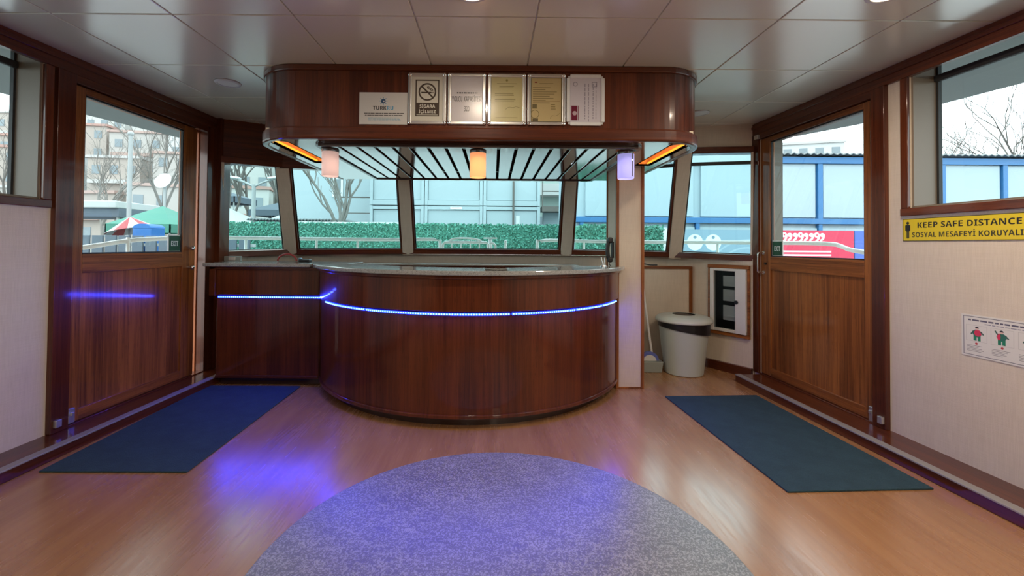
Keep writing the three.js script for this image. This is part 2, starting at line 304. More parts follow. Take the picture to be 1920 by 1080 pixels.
{
  const { g, X, S } = door(2, 'L', [2.605, 3.645], [2.69, 3.505], { near: [2.495, 2.6], far: [3.74, 3.85] }, 'left mahogany sliding door with glass upper half, pushed slightly open');
  for (const y of [1.135, 0.975]) { const s = new THREE.SphereGeometry(0.019, 16, 12); s.scale(1, 1, 0.8); s.translate(X(3.58), y, 0.026); const c = new THREE.CylinderGeometry(0.008, 0.012, 0.03, 12); c.rotateX(Math.PI / 2); c.translate(X(3.58), y, 0.008); part('knob', [s, c], M.chrome, g); }
  part('bolt', [S(2.615, 2.655, 0.075, 0.165, -0.006, 0.012), S(2.627, 2.642, 0.12, 0.14, 0.01, 0.022, 0.002)], M.alu, g);
  part('door_stop', S(2.51, 2.545, 0.095, 0.14, 0.028, 0.05), M.alu, g);
}

// ───────── curved bow wall with raked windows ─────────
const lowLine = [[2.362, 3.909], [2.15, 4.25], [2.10, 4.33], [2.02, 4.44], [1.86, 4.58], [1.5, 4.70], [0.8, 4.77], [-0.95, 4.77], [-1.6, 4.70], [-2.1, 4.53], [-2.42, 4.24], [-2.54, 3.95]];
const offsetLine = (line, o) => line.map((p, i) => { const a = line[Math.max(0, i - 1)], b = line[Math.min(line.length - 1, i + 1)], dx = b[0] - a[0], dd = b[1] - a[1], l = Math.hypot(dx, dd); return [p[0] + dd / l * o, p[1] - dx / l * o]; });
const ribbon = (line, o0, o1) => [...offsetLine(line, o0), ...offsetLine(line, o1).reverse()];
single('wall_front', 'low cream curved wall under the bow windows', 'wall', plate(ribbon(lowLine, 0, 0.09), 0, 1.075), M.linen, 'y', undefined, 'structure');
single('baseboard_front', 'dark baseboard of the curved bow wall', 'baseboard', plate(ribbon(lowLine, -0.035, 0), 0, 0.085, 0.004), M.redwood, 'x', undefined, 'structure');
// bottom and top corners of the windows: x, y, depth
const Bq = [[-2.55, 1.102, 4.0], [-2.10, 1.122, 4.47], [-0.93, 1.136, 4.72], [0.795, 1.14, 4.72], [1.45, 1.137, 4.66], [1.9, 1.13, 4.5], [2.40, 1.113, 3.95]];
const Tq = [[-2.475, 1.915, 3.88], [-2.035, 1.915, 4.13], [-0.93, 1.93, 4.42], [0.795, 1.95, 4.42], [1.385, 2.06, 4.27], [1.79, 2.06, 4.02], [2.385, 2.06, 3.92]];
const Pv = (a) => V(a[0], a[1], a[2]), lerp = (a, b, t) => a.clone().lerp(b, t);
{
  const sill = Bq.map((b, i) => Pv(b));
  const s = thing('trim_3', 'mahogany sill rail under the bow windows', 'trim', 0, 0, 0, 0, undefined, 'structure');
  for (let i = 0; i < 6; i++) {
    const a = sill[i].clone(), b = sill[i + 1].clone(); a.y -= 0.03; b.y -= 0.03; const n = new THREE.Vector3().subVectors(b, a).cross(new THREE.Vector3(0, 1, 0)).normalize(); a.addScaledVector(n, -0.02); b.addScaledVector(n, -0.02);
    const e = b.clone().sub(a).normalize().multiplyScalar(0.015); part('sill_rail', beam(a.clone().sub(e), b.clone().add(e), 0.15, 0.055), M.redwood, s, 'x');
  }
  const names = ['leftmost bow window over the short counter', 'bow window left of the middle behind the left pendant lamp', 'wide middle bow window', 'narrow bow window just left of the cream pillar', 'bow window just right of the cream pillar', 'rightmost bow window next to the right door'];
  for (let i = 0; i < 6; i++) {
    const g = thing('window_' + (7 + i), names[i], 'window', 0, 0, 0, 0, undefined, 'structure');
    const b0 = Pv(Bq[i]), b1 = Pv(Bq[i + 1]), t0 = Pv(Tq[i]), t1 = Pv(Tq[i + 1]);
    const m = 0.07 / b0.distanceTo(b1), e0 = i === 0 ? 0.01 : m, e1 = i === 5 ? 0.99 : 1 - m;
    const q = [lerp(b0, b1, e0), lerp(b0, b1, e1), lerp(t0, t1, e1), lerp(t0, t1, e0)];
    part('pane', quad(...q), M.glass, g, 'y', true);
    const n = new THREE.Vector3().crossVectors(q[1].clone().sub(q[0]), q[3].clone().sub(q[0])).normalize();
    const off = (p, k) => p.clone().addScaledVector(n, k), fw = 0.022, fd = 0.05;
    part('frame', [beam(off(q[0], 0.02), off(q[3], 0.02), fd, fw, q[1].clone().sub(q[0])), beam(off(q[1], 0.02), off(q[2], 0.02), fd, fw, q[1].clone().sub(q[0]))], i < 1 || i > 4 ? M.pale : M.redwood, g);
    part('gasket', [beam(off(q[0], 0.004), off(q[1], 0.004), 0.02, 0.022), beam(off(q[0], 0.006).addScaledVector(q[1].clone().sub(q[0]).normalize(), 0.014), off(q[3], 0.006).addScaledVector(q[1].clone().sub(q[0]).normalize(), 0.014), 0.014, 0.012, q[1].clone().sub(q[0])), beam(off(q[1], 0.006).addScaledVector(q[1].clone().sub(q[0]).normalize(), -0.014), off(q[2], 0.006).addScaledVector(q[1].clone().sub(q[0]).normalize(), -0.014), 0.014, 0.012, q[1].clone().sub(q[0]))], M.gasket, g);
    part('bead', beam(off(q[0], 0.03).add(new THREE.Vector3(0, 0.004, 0)), off(q[1], 0.03).add(new THREE.Vector3(0, 0.004, 0)), 0.02, 0.012), M.alu, g, 'x');
    if (i >= 4) { const k = 0.9; part('blind_bar', beam(off(lerp(q[0], q[3], k), 0.02), off(lerp(q[1], q[2], k), 0.02), 0.03, 0.03), M.gasket, g); }
  }
  for (let i = 1; i < 6; i++) {                                       // mullions between the panes
    const b = Pv(Bq[i]), t = Pv(Tq[i]), along = Pv(Tq[Math.min(6, i + 1)]).sub(Pv(Tq[i - 1])).normalize(); b.y -= 0.05; t.y += i > 3 ? 0.02 : 0.0;
    const g = thing('trim_' + (3 + i), ['', 'cream raked mullion right of the leftmost bow window', 'cream raked mullion left of the middle bow window', 'cream raked mullion right of the middle bow window', 'cream raked mullion behind the cream pillar', 'cream raked mullion left of the rightmost bow window'][i], 'mullion', 0, 0, 0, 0, undefined, 'structure');
    part('post', beam(b, t, 0.11, 0.115, along), M.linen, g);
  }
  // header above the windows: mahogany board on the left, cream band over a curved rail on the right
  const hl = thing('trim_9', 'mahogany header board above the left bow windows', 'trim', 0, 0, 0, 0, undefined, 'structure');
  const topL = Tq.slice(0, 4).map((q) => [q[0], q[2]]).reverse();
  part('board', plate(ribbon(topL, -0.01, 0.06), 1.96, 2.33), M.redwood, hl, 'x'); part('rail', plate(ribbon(topL, -0.04, 0.06), 1.905, 1.965, 0.006), M.redwood, hl, 'x');
  const hr = thing('trim_10', 'cream band and curved mahogany rail above the right bow windows', 'trim', 0, 0, 0, 0, undefined, 'structure');
  const sp = new THREE.CatmullRomCurve3([[2.42, 3.90], ...Tq.slice(3).reverse().map((q) => [q[0], q[2]])].map((p) => new THREE.Vector3(p[0], p[1], 0))).getPoints(28).map((p) => [p.x, p.y]);
  part('band', plate(ribbon(sp, -0.005, 0.08), 2.1, 2.33), M.linen, hr, 'y'); part('rail', plate(ribbon(sp, -0.035, 0.07), 2.045, 2.105, 0.006), M.redwood, hr, 'x');
}
single('trim_11', 'mahogany corner post between the left door and the bow windows', 'post', bd(-2.62, -2.455, 0, CEIL, 3.85, 3.99), M.redwood, 'y', undefined, 'structure');
// pillar at the end of the bar
{
  const g = thing('trim_13', 'square cream pillar with mahogany edges at the right end of the bar', 'pillar', 1.143, 0, 3.74, 0, undefined, 'structure');
  part('shaft', bx(-0.108, 0.108, 0.012, 2.33, -0.15, 0.15, 0.003), M.linen, g);
  for (const [x, z] of [[-1, 1], [1, 1], [-1, -1], [1, -1]]) part('edge_trim', bx(x * 0.105 - 0.013, x * 0.105 + 0.013, 0.0, 2.33, z * 0.148 - 0.012, z * 0.148 + 0.012, 0.004), M.wood, g);
  part('foot_trim', bx(-0.112, 0.112, 0, 0.014, -0.154, 0.154, 0.002), M.wood, g);
}

// ───────── hood above the bar ─────────
const HX0 = -1.555, HX1 = 1.365, HD = 2.675, HR = 0.30, HB = 4.36;
function hoodLine(o) {                                               // outline from back left round the front to back right, o metres outside
  const r = HR + o, a = [];
  a.push([HX0 - o, HB]);
  for (let i = 0; i <= 14; i++) { const t = Math.PI / 2 * i / 14; a.push([HX0 + HR - r * Math.cos(t), HD + HR - r * Math.sin(t)]); }
  for (let i = 0; i <= 14; i++) { const t = Math.PI / 2 * i / 14; a.push([HX1 - HR + r * Math.sin(t), HD + HR - r * Math.cos(t)]); }
  a.push([HX1 + o, HB - 0.04]);
  return a;
}
const hoodRing = (o, i) => [...hoodLine(o), ...hoodLine(i).reverse()];
const IN = { x0: -1.19, x1: 0.985, d0: 2.755, d1: 4.36 }, SOF = 1.842;
{
  const g = thing('bar_hood', 'mahogany canopy with rounded corners hanging over the bar', 'canopy', 0, 0, 0);
  part('fascia', plate(hoodRing(0, -0.03), 1.90, 2.28), M.redwood, g);
  part('crown_trim', plate(hoodRing(0.014, -0.02), 2.268, CEIL, 0.006), M.redwood, g, 'x');
  part('lip', plate(hoodRing(0.016, -0.03), SOF - 0.006, 1.915, 0.012), M.redwood, g, 'x');
  const slot = (x0, x1) => { const o = []; const r = (x1 - x0) / 2, c = (x0 + x1) / 2; for (let i = 0; i <= 8; i++) { const t = Math.PI * i / 8; o.push([c - r * Math.cos(t), 2.82 - r * Math.sin(t)]); } o.push([x1, 3.5], [x0, 3.5]); return o; };
  const open = []; { const r = 0.12; for (let i = 0; i <= 8; i++) { const t = Math.PI / 2 * i / 8; open.push([IN.x0 + r - r * Math.cos(t), IN.d0 + r - r * Math.sin(t)]); } for (let i = 0; i <= 8; i++) { const t = Math.PI / 2 * i / 8; open.push([IN.x1 - r + r * Math.sin(t), IN.d0 + r - r * Math.cos(t)]); } open.push([IN.x1, 4.30], [IN.x0, 4.30]); }
  const S1 = [-1.455, -1.345], S2 = [1.155, 1.265];
  part('soffit', plate([...hoodLine(-0.01)], SOF, SOF + 0.014, 0, [open, slot(...S1), slot(...S2)]), M.lacquer, g, 'z');
  part('opening_trim', plate([...open.map((p) => p)], SOF - 0.012, SOF + 0.05, 0, [open.map(([x, d]) => [x + (x < -0.1 ? 0.022 : -0.022), d > 4.2 ? d - 0.01 : d + 0.028])]), M.darkTrim, g);
  // slats
  const pitch = 0.1203, n = 18, x0 = IN.x0 + 0.03;
  for (let i = 0; i < n; i++) { const a = x0 + i * pitch, b = Math.min(a + 0.098, IN.x1 - 0.025); part('slat', bd(a, b, SOF - 0.002, SOF + 0.018, IN.d0 + 0.035, 4.40, 0.003), M.lacquer, g, 'z'); }
  part('front_bar', bd(IN.x0 + 0.05, IN.x1 - 0.05, SOF - 0.03, SOF - 0.002, 2.762, 2.786), M.darkTrim, g, 'x');
  for (const d of [3.0, 3.95]) part('cross_batten', bd(IN.x0 + 0.02, IN.x1 - 0.02, SOF + 0.018, SOF + 0.05, d, d + 0.03), M.darkTrim, g, 'x');
  // recessed amber light slots on both sides
  for (const [a, b] of [S1, S2]) {
    const out = a < 0 ? a + 0.012 : b - 0.012, cx = (a + b) / 2;
    part('light_trough', [bd(a - 0.012, a, SOF, SOF + 0.07, 2.78, 3.5, 0), bd(b, b + 0.012, SOF, SOF + 0.07, 2.78, 3.5, 0), bd(a - 0.01, b + 0.01, SOF + 0.07, SOF + 0.08, 2.74, 3.51, 0), bd(a - 0.01, b + 0.01, SOF, SOF + 0.07, 3.5, 3.51, 0), bd(a - 0.01, b + 0.01, SOF, SOF + 0.07, 2.74, 2.752, 0)], M.troughWhite, g, 'z');
    part('amber_led_strip', bd(out - 0.007, out + 0.007, SOF + 0.012, SOF + 0.022, 2.80, 3.49, 0.003), std({ color: rgb(0.5, 0.25, 0.05), emissive: rgb(1, 0.42, 0.03), emissiveIntensity: 1.1 }), g);
    const l = new THREE.RectAreaLight(rgb(1, 0.20, 0.008), 9, 0.66, 0.02); l.name = 'amber_led_light'; l.position.set(out + (a < 0 ? 0.012 : -0.012), SOF + 0.02, -3.15); l.lookAt(a < 0 ? cx + 0.3 : cx - 0.3, SOF + 0.2, -3.15); scene.add(l);
  }
}

// ───────── bar counter ─────────
const CX = -0.2, CD = 4.1, CR = 1.335, ENDD = 3.55;
const endA = (r) => Math.acos((CD - ENDD) / r);
function crescent(r0, r1, trim = 0) { const a0 = endA(r1) - trim, a1 = endA(r0) - trim; return [...smoothArc(CX, CD, r1, -a0, a0, 60), ...smoothArc(CX, CD, r0, a1, -a1, 60)]; }
{
  const g = thing('bar_counter', 'curved mahogany bar counter with stone top and blue light strip', 'bar counter', CX, 0, CD - CR);
  const loc = (geo) => { geo.translate(-CX, 0, CD - CR); return geo; };
  const wrapUV = (geo, r) => { const p = geo.attributes.position, uv = new Float32Array(p.count * 2); for (let i = 0; i < p.count; i++) { const x = p.getX(i); const ang = Math.atan2(x, p.getZ(i) + CR); uv[2 * i] = ang * r; uv[2 * i + 1] = p.getY(i); } geo.setAttribute('uv', new THREE.BufferAttribute(uv, 2)); return geo; };
  const wrapped = (name, geo, mat, r) => { let q = prep(loc(geo)); q = wrapUV(q, r); const m = new THREE.Mesh(q, mat); m.name = name; g.add(m); return m; };
  wrapped('toe_kick', plate(crescent(1.0, 1.268), 0, 0.075), M.darkTrim, 1.3);
  wrapped('front_panel', plate(crescent(1.0, CR), 0.085, 0.745), M.redwood, CR);
  wrapped('base_bead', plate(crescent(1.0, CR + 0.012), 0.066, 0.092, 0.006), M.redwood, CR);
  wrapped('upper_panel', plate(crescent(1.0, CR + 0.016), 0.752, 0.965, 0.003), M.redwood, CR);
  wrapped('top_bead', plate(crescent(1.0, CR + 0.03), 0.962, 0.987, 0.006), M.redwood, CR);
  const top = part('stone_top', loc(plate(crescent(0.98, CR + 0.065, 0.0), 0.987, 1.017, 0.006)), M.stone, g);
  part('end_post', loc(bd(0.985, 1.025, 0.06, 0.985, 3.55, 3.585)), M.redwood, g);
}
{
  const g = thing('side_counter', 'short straight mahogany counter with stone top at the left of the bar', 'counter', -1.85, 0, 3.56);
  const B = (x0, x1, y0, y1, d0, d1, r) => bx(x0 + 1.85, x1 + 1.85, y0, y1, -(d1 - 3.56), -(d0 - 3.56), r);
  part('toe_kick', B(-2.28, -1.435, 0, 0.08, 3.62, 3.95), M.darkTrim, g, 'x');
  part('front_panel', B(-2.285, -1.435, 0.09, 0.745, 3.565, 3.95), M.redwood, g);
  part('base_bead', B(-2.285, -1.435, 0.068, 0.092, 3.553, 3.95), M.redwood, g, 'x');
  part('upper_panel', B(-2.285, -1.435, 0.752, 0.965, 3.552, 3.95), M.redwood, g);
  part('end_stile', B(-2.335, -2.285, 0.745, 0.985, 3.535, 3.95), M.redwood, g);
  part('top_bead', B(-2.335, -1.435, 0.962, 0.987, 3.535, 3.95), M.redwood, g, 'x');
  { const q = plate([[-2.37, 3.505], [-1.495, 3.505], [-1.495, 3.553], [-1.2, 3.553], [-1.2, 3.97], [-2.37, 3.97]], 0.987, 1.017, 0.006); q.translate(1.85, 0, 3.56); part('stone_top', q, M.stone, g, 'x'); }
}
// blue light strip under the upper panel, with its light
{
  const g = thing('blue_led_strip', 'glowing blue light strip along the bar front', 'light strip', 0, 0.735, 0);
  const base = std({ color: rgb(0.02, 0.03, 0.3), emissive: rgb(0.003, 0.012, 1), emissiveIntensity: 24 }), dotM = std({ color: rgb(0.5, 0.6, 0.9), emissive: rgb(0.30, 0.62, 1), emissiveIntensity: 1.5 });
  const r = CR + 0.006, A = endA(CR) - 0.03, cuts = [-A + 0.17, -0.52, 0.24, 0.62, 0.86, A];
  const at = (a, rr = r) => V(CX + rr * Math.sin(a), 0, CD - rr * Math.cos(a));
  const dots = [];
  for (let k = 0; k < cuts.length - 1; k++) {
    const pts = []; const a0 = cuts[k] + 0.006, a1 = cuts[k + 1] - 0.006; for (let i = 0; i <= 12; i++) pts.push(at(a0 + (a1 - a0) * i / 12));
    part('strip', tube(pts, 0.007, 24, 6), base, g);
    const m = Math.floor((a1 - a0) * CR / 0.017); for (let i = 0; i < m; i++) { const s = new THREE.SphereGeometry(0.0056, 6, 4), p = at(a0 + (a1 - a0) * (i + 0.5) / m, r + 0.005); s.translate(p.x, p.y, p.z); dots.push(s); }
  }
  part('strip', rod(V(-2.27, 0, 3.558), V(-1.41, 0, 3.558), 0.007, 0.007, 6), base, g);
  for (let i = 0; i < 50; i++) { const s = new THREE.SphereGeometry(0.0056, 6, 4); s.translate(-2.26 + i * 0.017, 0, -3.553); dots.push(s); }
  const dm = part('diodes', dots, dotM, g); dm.userData.kind = 'stuff';
  const light = (p, dirx, dird, len) => { const l = new THREE.RectAreaLight(LED_BLUE, LED_POWER, len, 0.01); l.name = 'blue_led_light'; l.position.copy(p); l.position.y = 0.734; l.lookAt(p.x + dirx, 0.734 - 0.75, p.z - dird); scene.add(l); };
  for (let k = 0; k < 11; k++) { const a = -A + 0.17 + (2 * A - 0.17) * (k + 0.5) / 11; light(at(a, r + 0.0125), Math.sin(a), -Math.cos(a), 0.225); }
  light(V(-1.84, 0, 3.546), 0, -1, 0.86);
}
// low work shelf inside the bar
{
  const g = thing('back_counter', 'low mahogany work shelf under the bow windows behind the bar', 'shelf', -0.25, 0, 4.4);
  part('cabinet', bx(-1.25, 1.1, 0.0, 0.965, -0.2, 0.02), M.redwood, g, 'x'); part('shelf_top', bx(-1.27, 1.12, 0.968, 0.985, -0.22, 0.05), M.alu, g, 'x'); part('front_rail', bx(-1.27, 1.12, 0.93, 0.968, 0.02, 0.045), M.redwood, g, 'x');
}

// ───────── printed sheets ─────────
function print(w, h, draw) { const c = document.createElement('canvas'); c.width = w; c.height = h; const x = c.getContext('2d'); draw(x, w, h); const t = new THREE.CanvasTexture(c); t.colorSpace = THREE.SRGBColorSpace; return t; }
const printMat = (t, o = {}) => std({ map: t, roughness: 0.6, ...o });
function face(w, h, z) { const g = new THREE.PlaneGeometry(w, h); g.translate(0, 0, z); return g; }
const lines = (x, col, x0, x1, y, lh, n, j = 0.3) => { x.fillStyle = col; for (let i = 0; i < n; i++) x.fillRect(x0, y + i * lh, (x1 - x0) * (1 - j * rnd()), Math.max(1, lh * 0.35)); };
const HF = HD - 0.002;
{ // paper with the shipyard mark
  const t = print(512, 340, (x, w, h) => {
    x.fillStyle = '#c9c6c0'; x.fillRect(0, 0, w, h); x.translate(w / 2, 92); x.strokeStyle = '#5c8fb0'; x.lineWidth = 7;
    for (let i = 0; i < 8; i++) { x.rotate(Math.PI / 4); x.beginPath(); x.moveTo(0, 20); x.lineTo(0, 44); x.stroke(); }
    x.fillStyle = '#23466a'; x.beginPath(); x.arc(0, 0, 24, 0, 7); x.fill(); x.fillStyle = '#c9c6c0'; x.beginPath(); x.arc(5, 2, 8, 0, 7); x.fill(); x.setTransform(1, 0, 0, 1, 0, 0);
    x.font = 'bold 58px sans-serif'; x.textAlign = 'left'; x.fillStyle = '#141414'; const a = x.measureText('TURK').width, b = x.measureText('RU').width, s = (w - a - b) / 2; x.fillText('TURK', s, 186); x.fillStyle = '#3f8fb5'; x.fillText('RU', s + a, 186);
    x.fillStyle = '#4a4746'; for (const [y, q] of [[218, 0.8], [240, 0.76]]) for (let i = w * (1 - q) / 2; i < w * (1 + q) / 2;) { const l = 14 + rnd() * 34; x.fillRect(i, y, l, 9); i += l + 6; }
    x.fillStyle = '#7fa3b4'; for (let k = 0; k < 3; k++) for (let i = 96; i < w - 96;) { const l = 10 + rnd() * 26; x.fillRect(i, 268 + k * 12, l, 6); i += l + 5; }
  });
  const g = thing('paper_sign', 'white landscape paper with a blue sun mark on the hood', 'sign', -0.695, 2.03, HF);
  const sh = part('sheet', bx(-0.15, 0.15, -0.1, 0.1, 0, 0.003, 0.001), M.whitePlastic, g); part('print', face(0.3, 0.2, 0.0036), printMat(t), sh, 'y', true);
}
function snapFrame(x, label, t, o = {}) {
  const g = thing('picture_frame', label, 'frame', x, 2.092, HF, 0, 'framed papers on the hood'); const w = 0.119, h = 0.161, b = 0.022, m = o.frame || M.alu;
  part('side', bx(-w, -w + b, -h + (o.notch || 0), h - (o.notch || 0), 0, 0.014, 0.006), m, g); part('side', bx(w - b, w, -h + (o.notch || 0), h - (o.notch || 0), 0, 0.014, 0.006), m, g, 'y');
  part('side', bx(-w + (o.notch || 0), w - (o.notch || 0), h - b, h, 0, 0.0135, 0.006), m, g, 'x'); part('side', bx(-w + (o.notch || 0), w - (o.notch || 0), -h, -h + b, 0, 0.0135, 0.006), m, g, 'x');
  const bk = part('backing', bx(-w + 0.01, w - 0.01, -h + 0.01, h - 0.01, 0, 0.004, 0.001), M.whitePlastic, g);
  part('print', face(2 * (w - b + 0.002), 2 * (h - b + 0.002), 0.006), printMat(t, { roughness: 0.25 }), bk, 'y', true);
  if (!o.notch) for (const [a, c] of [[-1, -1], [1, -1], [-1, 1], [1, 1]]) { const s = new THREE.SphereGeometry(0.012, 10, 8); s.scale(1, 1, 0.55); s.translate(a * (w - 0.011), c * (h - 0.011), 0.011); part('corner_cap', s, M.chrome, g); }
}
const FX = [-0.42, -0.173, 0.0765, 0.3235, 0.569];
snapFrame(FX[0], 'framed no smoking sign on the hood', print(320, 456, (x, w, h) => {
  x.fillStyle = '#c9c5b8'; x.fillRect(0, 0, w, h); x.strokeStyle = '#4a4038'; x.lineWidth = 12; x.strokeRect(46, 40, w - 92, h - 96);
  x.lineWidth = 16; x.beginPath(); x.arc(w / 2, 158, 82, 0, 7); x.stroke();
  x.fillStyle = '#3c342e'; x.fillRect(w / 2 - 62, 158, 104, 15); x.fillStyle = '#8a8377'; x.fillRect(w / 2 + 44, 158, 20, 15);
  x.lineWidth = 8; x.beginPath(); x.moveTo(w / 2 + 54, 146); x.bezierCurveTo(w / 2 + 56, 116, w / 2 + 10, 128, w / 2 + 14, 100); x.stroke(); x.beginPath(); x.moveTo(w / 2 + 40, 146); x.bezierCurveTo(w / 2 + 36, 128, w / 2 - 2, 132, w / 2, 104); x.stroke();
  x.lineWidth = 16; x.beginPath(); x.moveTo(w / 2 - 58, 100); x.lineTo(w / 2 + 58, 216); x.stroke();
  x.fillStyle = '#4a4038'; x.fillRect(52, 268, w - 104, 120); x.fillStyle = '#d6d2c6'; x.font = 'bold 44px sans-serif'; x.textAlign = 'center'; x.fillText('SİGARA', w / 2, 320); x.fillText('İÇİLMEZ', w / 2, 374);
}));
snapFrame(FX[1], 'framed passenger capacity sheet with the number 320', print(320, 456, (x, w, h) => {
  x.fillStyle = '#c4bfc2'; x.fillRect(0, 0, w, h); x.textAlign = 'center'; x.fillStyle = '#3a3638';
  for (let i = 60; i < 260;) { const l = 8 + rnd() * 14; x.fillRect(i, 158, l, 14); i += l + 7; }
  x.save(); x.translate(w / 2, 252); x.scale(0.62, 1.35); x.font = 'bold 54px sans-serif'; x.fillText('YOLCU KAPASİTESİ', 0, 0); x.restore();
  x.save(); x.translate(w / 2, 352); x.scale(0.62, 1.35); x.font = 'bold 54px sans-serif'; x.fillText('320', 0, 0); x.restore();
}));
snapFrame(FX[2], 'framed pale yellow certificate with a signature, middle of the framed papers', print(320, 456, (x, w, h) => {
  x.fillStyle = '#bdb383'; x.fillRect(0, 0, w, h); x.fillStyle = '#8d8350'; x.beginPath(); x.arc(w / 2, 34, 12, 0, 7); x.fill();
  lines(x, '#6d6640', 60, 262, 66, 16, 1, 0); lines(x, '#6d6640', 84, 234, 94, 12, 2, 0.1); lines(x, '#7a7248', 40, 250, 168, 16, 2, 0.2); lines(x, '#7a7248', 40, 250, 226, 16, 2, 0.25);
  x.strokeStyle = '#6d6640'; x.lineWidth = 3; x.beginPath(); x.moveTo(150, 330); x.bezierCurveTo(190, 280, 210, 330, 250, 300); x.lineTo(296, 314); x.stroke(); lines(x, '#7a7248', 46, 270, 410, 12, 1, 0);
}));
snapFrame(FX[3], 'framed tan certificate with a round seal', print(320, 456, (x, w, h) => {
  x.fillStyle = '#b5a274'; x.fillRect(0, 0, w, h); x.strokeStyle = '#5e553c'; x.lineWidth = 10; x.strokeRect(5, 5, w - 10, h - 10);
  x.fillStyle = '#7a2a2a'; x.fillRect(42, 46, 26, 10); lines(x, '#7e7048', 90, 230, 60, 12, 1, 0); lines(x, '#837550', 24, 290, 100, 22, 8, 0.6); lines(x, '#7a5a3c', 26, 296, 240, 12, 1, 0);
  x.fillStyle = '#6e6444'; x.fillRect(20, 272, 46, 46); x.strokeStyle = '#6e6444'; x.lineWidth = 5; x.beginPath(); x.arc(46, 374, 40, 0, 7); x.stroke(); x.fillStyle = '#5e5640'; x.fillRect(22, 418, 56, 30);
  lines(x, '#7e7048', 206, 260, 274, 22, 3, 0.3); x.lineWidth = 3; x.beginPath(); x.moveTo(200, 420); x.bezierCurveTo(220, 350, 240, 430, 296, 362); x.stroke();
}));
snapFrame(FX[4], 'white notched frame with a sideways certificate and dark red passport picture', print(320, 456, (x, w, h) => {
  x.fillStyle = '#cbc5cb'; x.fillRect(0, 0, w, h); x.strokeStyle = '#8b8590'; x.lineWidth = 6; x.beginPath(); x.arc(56, 66, 20, 0, 7); x.stroke(); x.strokeRect(226, 46, 46, 46);
  x.fillStyle = '#6b1f35'; x.fillRect(16, 286, 74, 148); x.fillStyle = '#b9a2a8'; x.beginPath(); x.arc(50, 362, 22, 0, 7); x.fill(); x.fillStyle = '#cbc5cb'; x.fillRect(78, 286, 6, 148);
  x.fillStyle = '#8b8590'; for (const q of [150, 186, 232, 262]) for (let i = 60; i < 420;) { const l = 12 + rnd() * 30; x.fillRect(q, i, 7, l); i += l + 8; }
}), { notch: 0.022, frame: M.whitePlastic });

// yellow distance sign
{
  const L = (2.572 - 1.965) * K, g = onRight('distance_sign', 'yellow keep safe distance sign under the right wall window', 'sign', 2.572, 1.226);
  const t = print(1024, 220, (x, w, h) => {
    x.fillStyle = '#d8c01c'; x.fillRect(0, 0, w, h); x.strokeStyle = '#26240f'; x.lineWidth = 5; x.strokeRect(3, 3, w - 6, h - 6); x.fillStyle = '#1b1a12';
    x.beginPath(); x.arc(50, 42, 14, 0, 7); x.fill(); x.fillRect(34, 58, 32, 66); x.fillRect(38, 120, 11, 74); x.fillRect(52, 120, 11, 74); x.fillRect(25, 62, 9, 54); x.fillRect(66, 62, 9, 54);
    x.textAlign = 'left'; const fit = (s, px, x0, x1, y) => { x.font = 'bold ' + px + 'px sans-serif'; const m = x.measureText(s).width; x.save(); x.translate(x0, y); x.scale((x1 - x0) / m, 1); x.fillText(s, 0, 0); x.restore(); };
    fit('KEEP SAFE DISTANCE', 74, 136, 944, 92); x.fillStyle = '#35331a'; fit('SOSYAL MESAFEYİ KORUYALIM', 66, 88, 1008, 182);
  });
  part('plate', bx(0, L, 0, 0.131, 0, 0.004, 0.001), std({ color: rgb(0.66, 0.5, 0.02), roughness: 0.5 }), g, 'x');
  const f = face(L, 0.131, 0.0046); f.translate(L / 2, 0.0655, 0); part('print', f, printMat(t, { roughness: 0.45 }), g, 'y', true);
}
